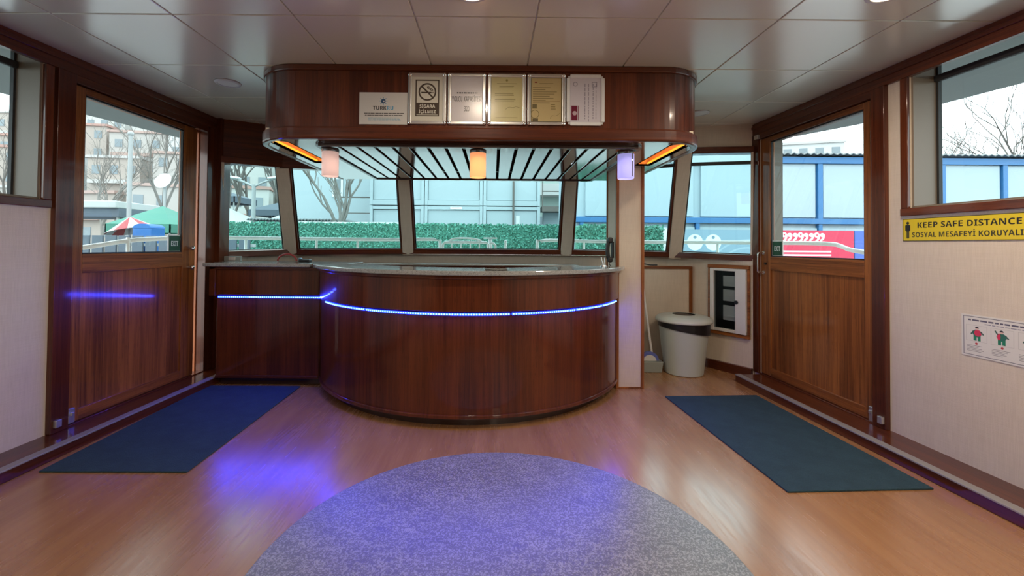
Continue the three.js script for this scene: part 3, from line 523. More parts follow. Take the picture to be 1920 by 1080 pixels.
// life jacket poster
{
  const L = 0.56, H = 0.213, g = onRight('life_jacket_poster', 'white poster with small figures putting on life jackets, right wall', 'poster', 2.27, 0.63);
  const t = print(1100, 420, (x, w, h) => {
    x.fillStyle = '#d9d5cc'; x.fillRect(0, 0, w, h); x.strokeStyle = '#6d6a70'; x.lineWidth = 6; x.strokeRect(20, 18, w - 40, h - 36);
    x.fillStyle = '#5b5866'; for (let i = 60; i < w - 60;) { const l = 20 + rnd() * 50; x.fillRect(i, 44, l, 15); i += l + 10; } x.fillStyle = '#8a8792'; for (let i = 200; i < w - 160;) { const l = 14 + rnd() * 40; x.fillRect(i, 76, l, 8); i += l + 8; }
    for (let k = 0; k < 5; k++) {
      const c = 130 + k * 210; x.strokeStyle = '#bdb8b0'; x.lineWidth = 3; x.strokeRect(c - 88, 104, 176, 158);
      const o = [6, -4, 0, 2, -2][k]; x.fillStyle = '#1d7a55'; x.fillRect(c - 30 + o, 204, 26, 52); x.fillRect(c + 4 + o, 204, 26, 52); x.fillRect(c - 30 + o, 196, 60, 24);
      x.fillStyle = '#2f6a56'; x.beginPath(); x.ellipse(c + o, 178, 40, 34, 0, 0, 7); x.fill(); x.fillStyle = '#cf3350'; x.beginPath(); x.ellipse(c + o + (k === 1 ? -22 : 6), 178, k === 1 ? 14 : 31, 33, 0, 0, 7); x.fill();
      x.fillStyle = '#d8b6a6'; x.beginPath(); x.arc(c + o, 134, 15, 0, 7); x.fill(); x.fillStyle = '#2a2422'; x.beginPath(); x.arc(c + o, 130, 16, 3.1, 6.3); x.fill(); x.strokeStyle = '#35594a'; x.lineWidth = 12; x.beginPath(); x.moveTo(c + o - 30, 160); x.lineTo(c + o - 52, k % 2 ? 124 : 196); x.stroke(); x.beginPath(); x.moveTo(c + o + 30, 160); x.lineTo(c + o + 54, 190); x.stroke();
      x.fillStyle = '#b23a3a'; x.beginPath(); x.arc(c, 284, 11, 0, 7); x.fill(); lines(x, '#8f8b86', c - 84, c + 84, 306, 14, 5, 0.5);
    }
  });
  part('sheet', bx(0, L, 0, H, 0, 0.003, 0.001), M.whitePlastic, g, 'x'); const f = face(L, H, 0.0036); f.translate(L / 2, H / 2, 0); part('print', f, printMat(t), g, 'y', true);
}
// exit stickers on the door glass
const exitTex = print(200, 220, (x, w, h) => { x.fillStyle = '#d8ded6'; x.fillRect(0, 0, w, h); x.fillStyle = '#0f4a2c'; x.fillRect(14, 14, w - 28, h - 28); x.fillStyle = '#e6ece4'; x.textAlign = 'center'; x.save(); x.translate(w / 2, h / 2 + 34); x.scale(0.82, 1.35); x.font = 'bold 66px sans-serif'; x.fillText('EXIT', 0, 0); x.restore(); });
{
  const a = onRight('exit_sign', 'small green exit sign on the glass of the right door', 'sign', 3.655, 1.105, undefined, 'exit signs'), b = onLeft('exit_sign', 'small green exit sign on the glass of the left door', 'sign', 3.44, 1.105, undefined, 'exit signs');
  for (const g of [a, b]) { part('plate', bx(-0.066, 0.066, 0, 0.138, -0.024, -0.018, 0.002), M.whitePlastic, g); const f = face(0.13, 0.136, -0.0174); f.translate(0, 0.069, 0); part('print', f, printMat(exitTex, { roughness: 0.4 }), g, 'y', true); }
}

// ───────── pendant lamps ─────────
function pendant(x, label, col, glow, power, band) {
  const g = thing('pendant_lamp', label, 'lamp', x, 1.63, 2.85, 0, 'pendant lamps over the bar');
  const sh = new THREE.LatheGeometry([[0.050, 0.0], [0.054, 0.004], [0.054, 0.165], [0.0525, 0.165], [0.0525, 0.005], [0.05, 0.0]].map((p) => new THREE.Vector2(...p)), 32);
  part('shade', sh, phy({ color: col, roughness: 0.8, transmission: 0.4, thickness: 0, emissive: col, emissiveIntensity: glow }), g);
  const bulb = new THREE.SphereGeometry(0.024, 14, 10); bulb.translate(0, 0.07, 0); part('bulb', bulb, std({ color: rgb(1, 1, 1), emissive: rgb(1, 0.93, 0.82), emissiveIntensity: 1.6 }), g);
  const cap = new THREE.LatheGeometry([[0.0, 0.186], [0.053, 0.186], [0.056, 0.182], [0.056, 0.162], [0.053, 0.160], [0, 0.160]].map((p) => new THREE.Vector2(...p)), 32); const cp = part('cap', cap, M.darkTrim, g);
  const so = new THREE.CylinderGeometry(0.012, 0.012, 0.065, 10); so.translate(0, 0.127, 0); part('socket', so, M.black, cp);
  const cord = new THREE.CylinderGeometry(0.004, 0.004, 0.02, 8); cord.translate(0, 0.195, 0); part('cord', cord, M.black, cp);
  if (band) part('seam_band', bx(0.026, 0.032, 0.01, 0.16, 0.042, 0.0485, 0.001), M.darkTrim, g);
  const l = new THREE.PointLight(col, power); l.name = 'pendant_light'; l.position.set(x, 1.63 + 0.07, -2.85); l.castShadow = true; scene.add(l);
}
pendant(-1.09, 'left pendant lamp with pinkish white cylinder shade', rgb(0.80, 0.66, 0.62), 0.16, 0.012);
pendant(-0.107, 'middle pendant lamp with glowing orange cylinder shade', rgb(0.92, 0.56, 0.30), 0.26, 0.025);
pendant(0.878, 'right pendant lamp with lavender cylinder shade', rgb(0.55, 0.54, 0.85), 0.24, 0.012, true);

// ───────── ceiling downlights ─────────
function downlight(x, d, label, on, group) {
  const g = thing('downlight', label, 'ceiling light', x, CEIL - 0.012, d, 0, group);
  const ring = new THREE.LatheGeometry([[0.062, 0.004], [0.066, 0.0], [0.082, 0.006], [0.084, 0.0125], [0.062, 0.0125]].map((p) => new THREE.Vector2(...p)), 36); part('ring', ring, M.whitePaint, g);
  const disc = new THREE.CylinderGeometry(0.063, 0.063, 0.006, 32); disc.translate(0, 0.008, 0);
  part('light_disc', disc, on ? std({ color: rgb(0.9, 0.9, 0.85), emissive: rgb(1, 0.82, 0.58), emissiveIntensity: 3 }) : M.whitePlastic, g);
  if (on) { const l = new THREE.RectAreaLight(rgb(1, 0.83, 0.64), DOWN_POWER(x), 0.11, 0.11); l.name = 'downlight_light'; l.position.set(x, CEIL - 0.016, -d); l.rotation.x = -Math.PI / 2; scene.add(l); }
}
downlight(-1.874, 2.996, 'round ceiling light switched off, left of the hood', false); downlight(1.716, 3.588, 'round ceiling light switched off, right of the hood', false);
const DL = ['lit round ceiling light above the middle at the top of the picture', 'lit round ceiling light near the right wall at the top of the picture'];
DOWN_ON.forEach(([x, d], i) => downlight(x, d, DL[i] || 'unseen lit round ceiling light out of the picture', true, i > 1 ? 'ceiling lights out of the picture' : undefined));

// ───────── floor coverings ─────────
{
  const pts = []; for (let i = 0; i < 96; i++) { const a = i / 96 * 2 * Math.PI; pts.push([0.038 + 0.906 * Math.cos(a), 1.549 + 0.906 * Math.sin(a)]); }
  single('round_carpet', 'large round speckled grey carpet in the middle of the floor', 'carpet', plate(pts, 0.0, 0.007, 0.002), M.carpet, 'x');
  const l = thing('door_mat', 'dark navy mat on the floor at the left door', 'mat', -1.943, 0, 2.885, 0.012); part('pile', bx(-0.375, 0.375, 0, 0.009, -0.67, 0.67, 0.003), M.mat, l, 'x');
  const r = thing('door_mat', 'dark navy mat on the floor at the right door', 'mat', 1.765, 0, 2.76, 0.052); part('pile', bx(-0.372, 0.372, 0, 0.009, -0.655, 0.655, 0.003), M.mat, r, 'x');
}

// ───────── things on and beside the bar ─────────
{ // bin
  const g = thing('waste_bin', 'grey oval plastic waste bin with a bag showing under its lid', 'bin', 1.80, 0, 4.06);
  const L = (pts) => { const q = new THREE.LatheGeometry(pts.map((p) => new THREE.Vector2(...p)), 40); return q; };
  part('body', L([[0, 0], [0.165, 0], [0.172, 0.01], [0.222, 0.47], [0.218, 0.47], [0.168, 0.014], [0, 0.014]]), M.binGrey, g);
  const bag = L([[0.221, 0.0], [0.2265, 0.004], [0.228, 0.10], [0.2215, 0.104]]); const p = bag.attributes.position; for (let i = 0; i < p.count; i++) if (p.getY(i) < 0.05) p.setY(i, 0.02 - 0.035 * (p.getX(i) / 0.228)); bag.computeVertexNormals(); bag.translate(0, 0.382, 0); part('bin_bag', bag, M.black, g);
  const lid = L([[0.10, 0.548], [0.20, 0.538], [0.238, 0.522], [0.252, 0.500], [0.25, 0.484], [0.236, 0.482], [0.222, 0.50], [0.10, 0.53]]); const ld = part('lid', lid, std({ color: rgb(0.60, 0.64, 0.60), roughness: 0.4 }), g);
  const flap = new THREE.SphereGeometry(0.104, 24, 10, 0, Math.PI * 2, 0, Math.PI / 2); flap.scale(1, 0.12, 1); flap.translate(0, 0.535, 0); part('swing_flap', flap, M.black, ld);
}
{ // framed board behind it
  const g = thing('framed_board', 'cream board with mahogany edging standing behind the bin', 'board', 1.64, 0, 4.40);
  part('panel', bx(-0.36, 0.36, 0.02, 0.955, -0.01, 0.015), M.linen, g); part('top_edge', bx(-0.39, 0.39, 0.955, 0.985, -0.02, 0.03), M.wood, g, 'x'); for (const s of [-1, 1]) part('side_edge', bx(s * 0.375 - 0.017, s * 0.375 + 0.017, 0, 0.957, -0.015, 0.026), M.wood, g); part('foot_edge', bx(-0.36, 0.36, 0, 0.03, -0.012, 0.02), M.wood, g, 'x');
  const c = single('coiled_cable', 'black cable lying on top of the framed board', 'cable', tube([[1.40, 0.998, 4.395], [1.46, 1.0, 4.39], [1.53, 1.006, 4.40], [1.6, 0.994, 4.395], [1.68, 0.993, 4.4]].map((q) => V(...q)), 0.006, 30, 6), M.black);
}
{ // long-handled dustpan
  const g = thing('dustpan', 'grey dustpan with a long white handle and blue brush between pillar and bin', 'dustpan', 1.49, 0, 4.12);
  part('pan', upright([[-0.10, 0], [0.10, 0], [0.115, 0.1], [-0.115, 0.1]], -0.10, 0.08, [], 0.006), M.greyPlastic, g);
  part('handle', rod(new THREE.Vector3(0.035, 0.10, 0.02), new THREE.Vector3(-0.035, 0.80, -0.06), 0.011, 0.011, 10), M.whitePlastic, g);
  const br = []; for (let i = 0; i <= 16; i++) { const a = Math.PI * i / 16; br.push([0.09 * Math.cos(a), 0.1 + 0.085 * Math.sin(a)]); } part('brush_back', upright(br, 0.0, 0.035, [], 0.004), std({ color: rgb(0.12, 0.16, 0.5), roughness: 0.5 }), g);
  const b2 = []; for (let i = 0; i <= 16; i++) { const a = Math.PI * i / 16; b2.push([0.062 * Math.cos(a), 0.1 + 0.055 * Math.sin(a)]); } part('brush_bristles', upright(b2, 0.02, 0.045, [], 0.003), M.whitePlastic, g);
}
{ // electrical cabinet set in the wall
  const g = thing('electrical_cabinet', 'white electrical cabinet with dark glass door in a mahogany surround', 'cabinet', 2.246, 0.38, 4.082, -1.014);
  const W = 0.172;
  part('surround', [bx(-W - 0.03, W + 0.022, 0.60, 0.635, 0, 0.03), bx(-W - 0.03, W + 0.022, -0.035, 0, 0, 0.03), bx(-W - 0.03, -W, 0, 0.6, 0, 0.022), bx(W, W + 0.022, 0, 0.6, 0, 0.022)], M.wood, g, 'x');
  const cs = part('case', [bx(-W, W, 0, 0.6, 0, 0.008), bx(-W, -W + 0.04, 0, 0.6, 0.004, 0.045, 0.006), bx(W - 0.10, W, 0, 0.6, 0.004, 0.045, 0.006), bx(-W, W, 0.575, 0.6, 0.004, 0.04), bx(-W, W, 0, 0.03, 0.004, 0.04)], M.whitePlastic, g);
  part('inner_plate', bx(-W + 0.036, W - 0.09, 0.02, 0.58, 0.007, 0.012, 0), M.black, g);
  for (const [y0, y1] of [[0.43, 0.53], [0.29, 0.40], [0.11, 0.25]]) part('breaker_row', [bx(-0.05, 0.07, y0, y1, 0.012, 0.024, 0.003), bx(-0.045, 0.065, y0 + 0.03, y0 + 0.045, 0.024, 0.03, 0.001)], M.whitePlastic, g, 'x');
  part('glass_door', quad(new THREE.Vector3(-W + 0.04, 0.03, 0.036), new THREE.Vector3(W - 0.1, 0.03, 0.036), new THREE.Vector3(W - 0.1, 0.575, 0.036), new THREE.Vector3(-W + 0.04, 0.575, 0.036)), phy({ color: rgb(0.55, 0.6, 0.6), transmission: 1, thickness: 0, roughness: 0, ior: 1.25, specularIntensity: 0.3 }), g, 'y', true);
  const lk = new THREE.CylinderGeometry(0.018, 0.018, 0.01, 16); lk.rotateX(Math.PI / 2); lk.translate(W - 0.085, 0.29, 0.047); part('lock', lk, M.black, cs);
}
{ // telephone handset on the pillar
  const g = thing('telephone_handset', 'black telephone handset hanging on the left side of the cream pillar', 'telephone', 1.018, 1.06, 3.64);
  part('handset', [tube([[-0.03, 0.0, 0], [-0.045, 0.04, 0], [-0.05, 0.09, 0], [-0.045, 0.14, 0], [-0.03, 0.175, 0]].map((p) => new THREE.Vector3(...p)), 0.017, 24, 10), bx(-0.05, -0.008, -0.015, 0.03, -0.024, 0.024, 0.012), bx(-0.05, -0.008, 0.15, 0.195, -0.024, 0.024, 0.012)], M.black, g);
  part('cradle', bx(-0.016, -0.0, 0.02, 0.16, -0.025, 0.025, 0.006), M.black, g);
  part('coil_cord', tube([[-0.03, -0.01, 0], [-0.035, -0.035, 0.004], [-0.02, -0.042, 0]].map((p) => new THREE.Vector3(...p)), 0.004, 20, 6), M.black, g);
}
{ // small steel stand on the right end of the bar
  const g = thing('menu_stand', 'small steel stand on the right end of the bar top', 'stand', 0.90, 1.017, 3.50);
  const f = new THREE.CylinderGeometry(0.022, 0.025, 0.008, 16); f.translate(0, 0.004, 0); part('foot', f, M.chrome, g); part('prong', rod(new THREE.Vector3(-0.004, 0.006, 0), new THREE.Vector3(-0.022, 0.075, 0), 0.004), M.chrome, g); part('prong', rod(new THREE.Vector3(0.006, 0.006, 0), new THREE.Vector3(0.012, 0.07, 0), 0.004), M.chrome, g);
}
{ // steel tray on the bar
  const t = new THREE.LatheGeometry([[0, 0.002], [0.07, 0.002], [0.085, 0.014], [0.088, 0.014], [0.073, 0.0], [0, 0]].map((p) => new THREE.Vector2(...p)), 32); t.scale(1, 1, 0.8); t.translate(0.02, 1.017, -2.83);
  single('steel_dish', 'small shiny steel dish on the middle of the bar top', 'dish', t, M.chrome);
}
{ // bag handle and things behind the side counter
  const g = thing('red_hose_loop', 'red hose loop standing up behind the left counter', 'hose', -1.85, 1.017, 3.86); const pts = []; for (let i = 0; i <= 14; i++) { const a = Math.PI * i / 14; pts.push(new THREE.Vector3(0.085 * Math.cos(a), 0.006 + 0.062 * Math.sin(a), 0)); } part('hose', tube(pts, 0.008, 30, 8), std({ color: rgb(0.30, 0.02, 0.02), roughness: 0.4 }), g);
  const k = thing('black_scanner', 'small black and blue gadget beside the red hose loop', 'gadget', -1.68, 1.017, 3.84); part('housing', bx(-0.05, 0.05, 0, 0.024, -0.03, 0.03, 0.008), M.black, k, 'x'); part('blue_cap', bx(-0.052, -0.03, 0.005, 0.036, -0.02, 0.02, 0.006), std({ color: rgb(0.12, 0.3, 0.5), roughness: 0.4 }), k);
  const s = thing('wall_socket', 'grey socket box on the left end of the side counter', 'socket', -2.36, 1.017, 3.90); part('box', bx(-0.075, 0.075, 0, 0.045, -0.015, 0.015, 0.004), M.greyPlastic, s, 'x'); part('cover', bx(-0.03, 0.03, 0.008, 0.038, 0.014, 0.02, 0.003), M.alu, s);
}

// ───────── outside: boat deck, overhang, rails ─────────
const OVER = [[3.95, BACK - 0.6], [3.86, 1.0], [3.78, 3.0], [3.66, 3.55], [3.5, 4.1], [3.17, 4.65], [2.2, 5.45], [0, 5.85], [-2.3, 5.65], [-3.55, 4.95], [-3.83, 4.0], [-3.98, 3.4], [-4.1, 1.0], [-4.2, BACK - 0.6]];
single('roof_overhang', 'pale deck overhang above the windows outside', 'roof', plate(OVER, 2.368, 2.46, 0.01), M.soffit, 'x', undefined, 'structure');
single('outer_deck', 'grey walkway deck of the boat outside the windows', 'deck', plate(OVER, -0.16, -0.07, 0.01), M.concrete, 'x', undefined, 'structure');
{
  const g = thing('boat_rail', 'white tubular rail outside the left windows', 'rail', -2.5, 0, 5.0), o = V(-2.5, 0, 5.0), L = (x, y, d) => V(x, y, d).sub(o);
  part('top_tube', tube([L(-3.62, 0.98, 2.4), L(-3.45, 1.125, 3.55), L(-3.33, 1.205, 4.05), L(-2.95, 1.235, 4.6), L(-2.2, 1.238, 5.12), L(-1.4, 1.24, 5.4), L(-0.82, 1.25, 5.55), L(-0.72, 1.235, 5.57), L(-0.69, 1.16, 5.575), L(-0.69, -0.07, 5.575)], 0.021, 90, 8), M.railWhite, g);
  for (const [x, d] of [[-3.36, 3.95], [-2.75, 4.77], [-2.12, 5.15], [-1.68, 5.32], [-1.15, 5.47]]) part('post', rod(L(x, -0.07, d), L(x, 1.225, d), 0.015), M.railWhite, g);
  const h = thing('boat_rail', 'white tubular rail outside the right windows', 'rail', 2.4, 0, 5.0), p = V(2.4, 0, 5.0), Q = (x, y, d) => V(x, y, d).sub(p);
  part('top_tube', tube([Q(3.52, 1.0, 2.4), Q(3.3, 1.147, 3.82), Q(3.27, 1.22, 4.15), Q(2.9, 1.232, 4.62), Q(2.1, 1.236, 5.12), Q(1.3, 1.24, 5.4), Q(0.72, 1.25, 5.55), Q(0.6, 1.23, 5.57), Q(0.57, 1.15, 5.575), Q(0.57, -0.07, 5.575)], 0.021, 90, 8), M.railWhite, h);
  for (const [x, d] of [[3.0, 4.5], [2.55, 4.88], [1.75, 5.26], [1.15, 5.45]]) part('post', rod(Q(x, -0.07, d), Q(x, 1.225, d), 0.015), M.railWhite, h);
  const k = thing('bow_gate', 'low white arched gate in the gap of the bow rail', 'gate', -0.36, -0.07, 5.6); const y = 1.285;
  part('hoop', tube([[-0.3, 0, 0], [-0.3, y - 0.06, 0], [-0.26, y, 0], [0.26, y, 0], [0.3, y - 0.06, 0], [0.3, 0, 0]].map((q) => new THREE.Vector3(...q)), 0.018, 70, 8, false, 0.15), M.railWhite, k);
  part('arch', tube([[-0.22, y, 0], [-0.19, y + 0.035, 0], [-0.08, y + 0.055, 0], [0.06, y + 0.052, 0], [0.18, y + 0.03, 0], [0.21, y, 0]].map((q) => new THREE.Vector3(...q)), 0.012, 40, 8), M.railWhite, k);
  for (let i = 0; i < 4; i++) part('bar', rod(new THREE.Vector3(-0.18 + i * 0.12, 0.3, 0), new THREE.Vector3(-0.18 + i * 0.12, y, 0), 0.008), M.railWhite, k);
  const wl = thing('windlass', 'small white winch with a crossbar at the bow', 'winch', -0.04, -0.07, 5.68); part('post', rod(new THREE.Vector3(0, 0, 0), new THREE.Vector3(0, 1.33, 0), 0.035, 0.028, 12), M.railWhite, wl); part('crossbar', beam(new THREE.Vector3(-0.09, 1.345, 0), new THREE.Vector3(0.09, 1.345, 0), 0.03, 0.02), M.railWhite, wl);
  const dr = new THREE.TorusGeometry(0.05, 0.014, 10, 24); dr.translate(0.02, 1.23, 0.03); part('drum', dr, M.railWhite, wl);
  const b = thing('bollard', 'short white post at the bow', 'post', 0.16, -0.07, 5.62); part('post', rod(new THREE.Vector3(0, 0, 0), new THREE.Vector3(0, 1.3, 0), 0.016), M.railWhite, b); const bs = new THREE.SphereGeometry(0.02, 10, 8); bs.translate(0, 1.3, 0); part('cap', bs, M.railWhite, b);
}

// ───────── quay ─────────
single('quay', 'grey concrete quay outside the boat', 'quay', [bd(-90, 90, -0.4, 0.1, 6.4, 120, 0)], M.concrete, 'x', undefined, 'structure');
single('water', 'dull green harbour water round the boat', 'water', [bd(-90, 90, -1.4, -0.9, -40, 6.4, 0)], phy({ color: rgb(0.03, 0.07, 0.07), roughness: 0.12 }), 'x', undefined, 'structure');
function hedge(label, x0, x1, d, top, n) {                             // artificial leaf panels on a low white wall
  const g = thing('hedge_fence', label, 'fence', (x0 + x1) / 2, 0.1, d), w = (x1 - x0) / 2, b = 0.86;
  part('leaf_wall', bx(-w, w, b, top - 0.1, -0.1, 0.1, 0.03), M.hedge, g, 'x'); part('white_base_wall', bx(-w, w, 0, b, -0.12, 0.12, 0.01), M.whitePaint, g, 'x');
  const leaf = new THREE.PlaneGeometry(0.05, 0.03, 1, 1), im = new THREE.InstancedMesh(leaf, std({ color: rgb(1, 1, 1), roughness: 0.8, side: THREE.DoubleSide }), n), o = new THREE.Object3D();
  for (let i = 0; i < n; i++) { o.position.set(-w + rnd() * 2 * w, b + rnd() * (top - 0.08 - b), 0.1 + rnd() * 0.04); o.rotation.set(rnd() * 1.6 - 0.8, rnd() * 1.6 - 0.8, rnd() * 6.28); o.updateMatrix(); im.setMatrixAt(i, o.matrix); const k = rnd(); im.setColorAt(i, rgb(0.04 + 0.07 * k, 0.18 + 0.16 * k, 0.12 + 0.14 * k)); }
  im.name = 'leaves'; im.userData.kind = 'stuff'; g.add(im);
  return g;
}
{
  const g = hedge('long green artificial leaf fence along the quay', -7.2, 1.7, 11, 1.70, 9000);
  part('top_cap', bx(-2.35, 0.55, 1.6, 1.645, -0.06, 0.06), M.whitePaint, g, 'x');
  hedge('short green artificial leaf fence in front of the blue containers', 1.55, 3.16, 8.1, 1.56, 1600);
}
// white stacked container offices
{
  const g = thing('container_office', 'white two storey container office behind the green fence', 'building', -0.8, 0.1, 13.2), X = (px) => (px - 925) / 805 * 13 + 0.8;
  const mods = [692, 795, 905, 1013], y = [0, 2.28, 4.6];
  for (let s = 0; s < 2; s++) for (let i = 0; i < 3; i++) {
    const a = X(mods[i]), b = X(mods[i + 1]);
    part('wall_panel', bx(a + 0.11, b - 0.11, y[s] + 0.16, y[s + 1] - 0.14, -0.2, 0.16, 0.01), M.container, g);
    part('corner_post', [bx(a + 0.012, a + 0.1, y[s], y[s + 1] - 0.02, -0.2, 0.22), bx(b - 0.1, b - 0.012, y[s], y[s + 1] - 0.02, -0.2, 0.22)], M.container, g);
    part('floor_beam', [bx(a + 0.1, b - 0.1, y[s], y[s] + 0.15, -0.2, 0.21), bx(a + 0.1, b - 0.1, y[s + 1] - 0.13, y[s + 1] - 0.03, -0.2, 0.21)], M.container, g, 'x');
  }
  part('core', bx(X(692) + 0.02, X(1013) - 0.02, 0, 4.58, -2.2, 0.02), M.joint, g);
  part('drainpipe', rod(new THREE.Vector3(X(962), 0, 0.26), new THREE.Vector3(X(962), 3.1, 0.26), 0.03), M.bark, g);
  part('notice', bx(X(962) + 0.08, X(962) + 0.2, 1.7, 1.98, 0.15, 0.18), M.whitePaint, g);
  const nm = print(256, 40, (x, w, h) => { x.fillStyle = '#e2e6e6'; x.fillRect(0, 0, w, h); lines(x, '#55606a', 30, 200, 14, 14, 1, 0); }); const f = face(0.36, 0.07, 0.225); f.translate(X(855), 2.2, 0); part('name_plate', f, printMat(nm), g, 'y', true);
  const k = thing('container_stair', 'white container end with an outside landing and railing', 'building', 1.92, 0.1, 13.5); part('wall', bx(-0.35, 0.7, 0, 2.25, -0.3, 0), M.container, k); part('landing', bx(-0.45, 0.42, 2.12, 2.28, 0, 0.5), M.bark, k, 'x'); part('railing', [bx(-0.45, 0.4, 2.72, 2.75, 0.46, 0.49, 0), bx(-0.45, 0.4, 3.2, 3.24, 0.46, 0.49, 0), bx(-0.45, -0.42, 2.28, 3.24, 0.46, 0.49, 0), bx(0.1, 0.13, 2.28, 3.9, 0.46, 0.49, 0)], M.bark, k);
}
// long blue framed container row on the right
{
  const D = 9.05, x0 = 1.74, g = thing('blue_container_row', 'long light blue container row with bright blue steel frame', 'building', 7.5, 0.1, D), X = (v) => v - 7.5;
  const posts = [1.86, 4.3, 6.88, 9.42, 10.78, 13.2, 15.6];
  part('core', bx(X(x0), X(15.7), 0.3, 2.94, -2.4, -0.06), M.containerB, g);
  for (let i = 0; i < posts.length - 1; i++) { if (i !== 3) part('wall_panel', bx(X(posts[i] + 0.08), X(posts[i + 1] - 0.08), 1.72, 2.86, -0.08, 0.0, 0.01), M.containerB, g); part('lower_panel', bx(X(posts[i] + 0.05), X(posts[i + 1] - 0.05), 0.25, 1.5, -0.08, 0.0, 0.01), M.containerB, g); }
  part('wall_panel', bx(X(9.5), X(10.7), 1.72, 2.86, -0.08, 0.0, 0.01), M.containerB, g);
  for (let i = 0; i < posts.length; i++) { const w = i === 3 ? 0.1 : 0.05; if (i > 1) part('post', bx(X(posts[i] - w), X(posts[i] + w), 1.7, 2.9, -0.06, 0.035), M.blueSteel, g); part('stub_post', bx(X(posts[i] - 0.04), X(posts[i] + 0.04), 1.35, 1.6, -0.06, 0.035), M.blueSteel, g); }
  part('lower_beam', bx(X(x0), X(15.7), 1.585, 1.70, -0.06, 0.05), M.blueSteel, g, 'x');
  part('upper_beam', bx(X(5.5), X(15.7), 2.86, 3.0, -0.06, 0.05), M.blueSteel, g, 'x'); part('upper_wall', bx(X(x0), X(5.5), 2.86, 3.05, -0.06, 0.03), M.container, g, 'x');
  const pts = [], n = 150; for (let i = 0; i <= n; i++) pts.push([X(5.5) + i * (10.3 / n), 3.02 + (i % 2) * 0.035]); for (let i = n; i >= 0; i--) pts.push([pts[i][0], pts[i][1] + 0.02]);
  part('corrugated_roof', upright(pts, -2.4, 0.14), M.roofSheet, g, 'x');
  part('pillar', rod(new THREE.Vector3(X(3.42), 0, 0.4), new THREE.Vector3(X(3.42), 1.45, 0.4), 0.14, 0.14, 16), M.whitePaint, g);
}
// banners on the quay
{
  const t = print(512, 256, (x, w, h) => { x.fillStyle = '#7f98a8'; x.fillRect(0, 0, w, h); x.strokeStyle = '#93a9b6'; x.lineWidth = 10; for (let i = 0; i < 5; i++) { x.beginPath(); x.arc(400, 320, 80 + 45 * i, 3.1, 5.6); x.stroke(); } for (const c of [80, 190]) { x.fillStyle = '#d3e6ee'; x.beginPath(); x.arc(c, 76, 48, 0, 7); x.fill(); x.fillStyle = '#6c8494'; x.fillRect(c - 26, 74, 52, 8); x.beginPath(); x.arc(c, 46, 10, 0, 7); x.fill(); } x.fillStyle = '#41577c'; x.fillRect(0, 180, w, 76); x.fillStyle = '#cfe0ea'; x.beginPath(); x.ellipse(90, 190, 30, 44, 0, 0, 7); x.fill(); x.beginPath(); x.moveTo(150, 210); x.quadraticCurveTo(230, 130, 330, 250); x.fill(); });
  const g = thing('grey_banner', 'grey blue banner with two round white emblems on the quay', 'banner', 4.60, 0.1, 8.55); part('board', bx(-0.85, 0.85, 0.3, 1.43, -0.02, 0, 0.003), M.poleGrey, g); const f = face(1.7, 0.86, 0.002); f.translate(0, 1.0, 0); part('print', f, printMat(t), g, 'y', true); for (const s of [-0.7, 0.7]) part('stake', rod(new THREE.Vector3(s, 0, -0.05), new THREE.Vector3(s, 1.4, -0.05), 0.03), M.poleGrey, g);
  const t2 = print(512, 320, (x, w, h) => {
    x.fillStyle = '#c22f4e'; x.fillRect(0, 0, w, h); x.strokeStyle = '#f0dfe2'; x.lineWidth = 13; x.lineCap = 'round';
    for (let i = 0; i < 10; i++) { const c = 24 + i * 33, big = i % 3 === 2 ? 1.35 : 0.9; x.beginPath(); x.arc(c, 34, 9 * big, 0, 5); x.stroke(); x.beginPath(); x.moveTo(c + 9 * big, 30); x.quadraticCurveTo(c + 12 * big, 64, c - 8, 48 + 26 * big); x.stroke(); }
    x.fillStyle = '#e9d3d8'; for (let r = 0; r < 6; r++) { x.fillRect(0, 150 + r * 27, 44, 18); x.fillRect(64, 150 + r * 27, 310, 12); } x.fillRect(52, 150, 8, 160);
  });
  const r = thing('red_banner', 'red banner with white swirls and rows of text on the quay', 'banner', 6.32, 0.1, 8.55); part('board', bx(-0.82, 0.86, 0.3, 1.43, -0.02, 0, 0.003), M.red, r); const f2 = face(1.68, 0.86, 0.002); f2.translate(0.02, 1.0, 0); part('print', f2, printMat(t2), r, 'y', true); for (const s of [-0.7, 0.7]) part('stake', rod(new THREE.Vector3(s, 0, -0.05), new THREE.Vector3(s, 1.4, -0.05), 0.03), M.poleGrey, r);
  const b = thing('blue_banner', 'plain blue banner to the right of the red one', 'banner', 7.78, 0.1, 8.55); part('board', bx(-0.58, 0.8, 0.3, 1.43, -0.02, 0, 0.003), std({ color: rgb(0.07, 0.12, 0.42), roughness: 0.6 }), b); for (const s of [-0.45, 0.7]) part('stake', rod(new THREE.Vector3(s, 0, -0.05), new THREE.Vector3(s, 1.4, -0.05), 0.03), M.poleGrey, b);
}
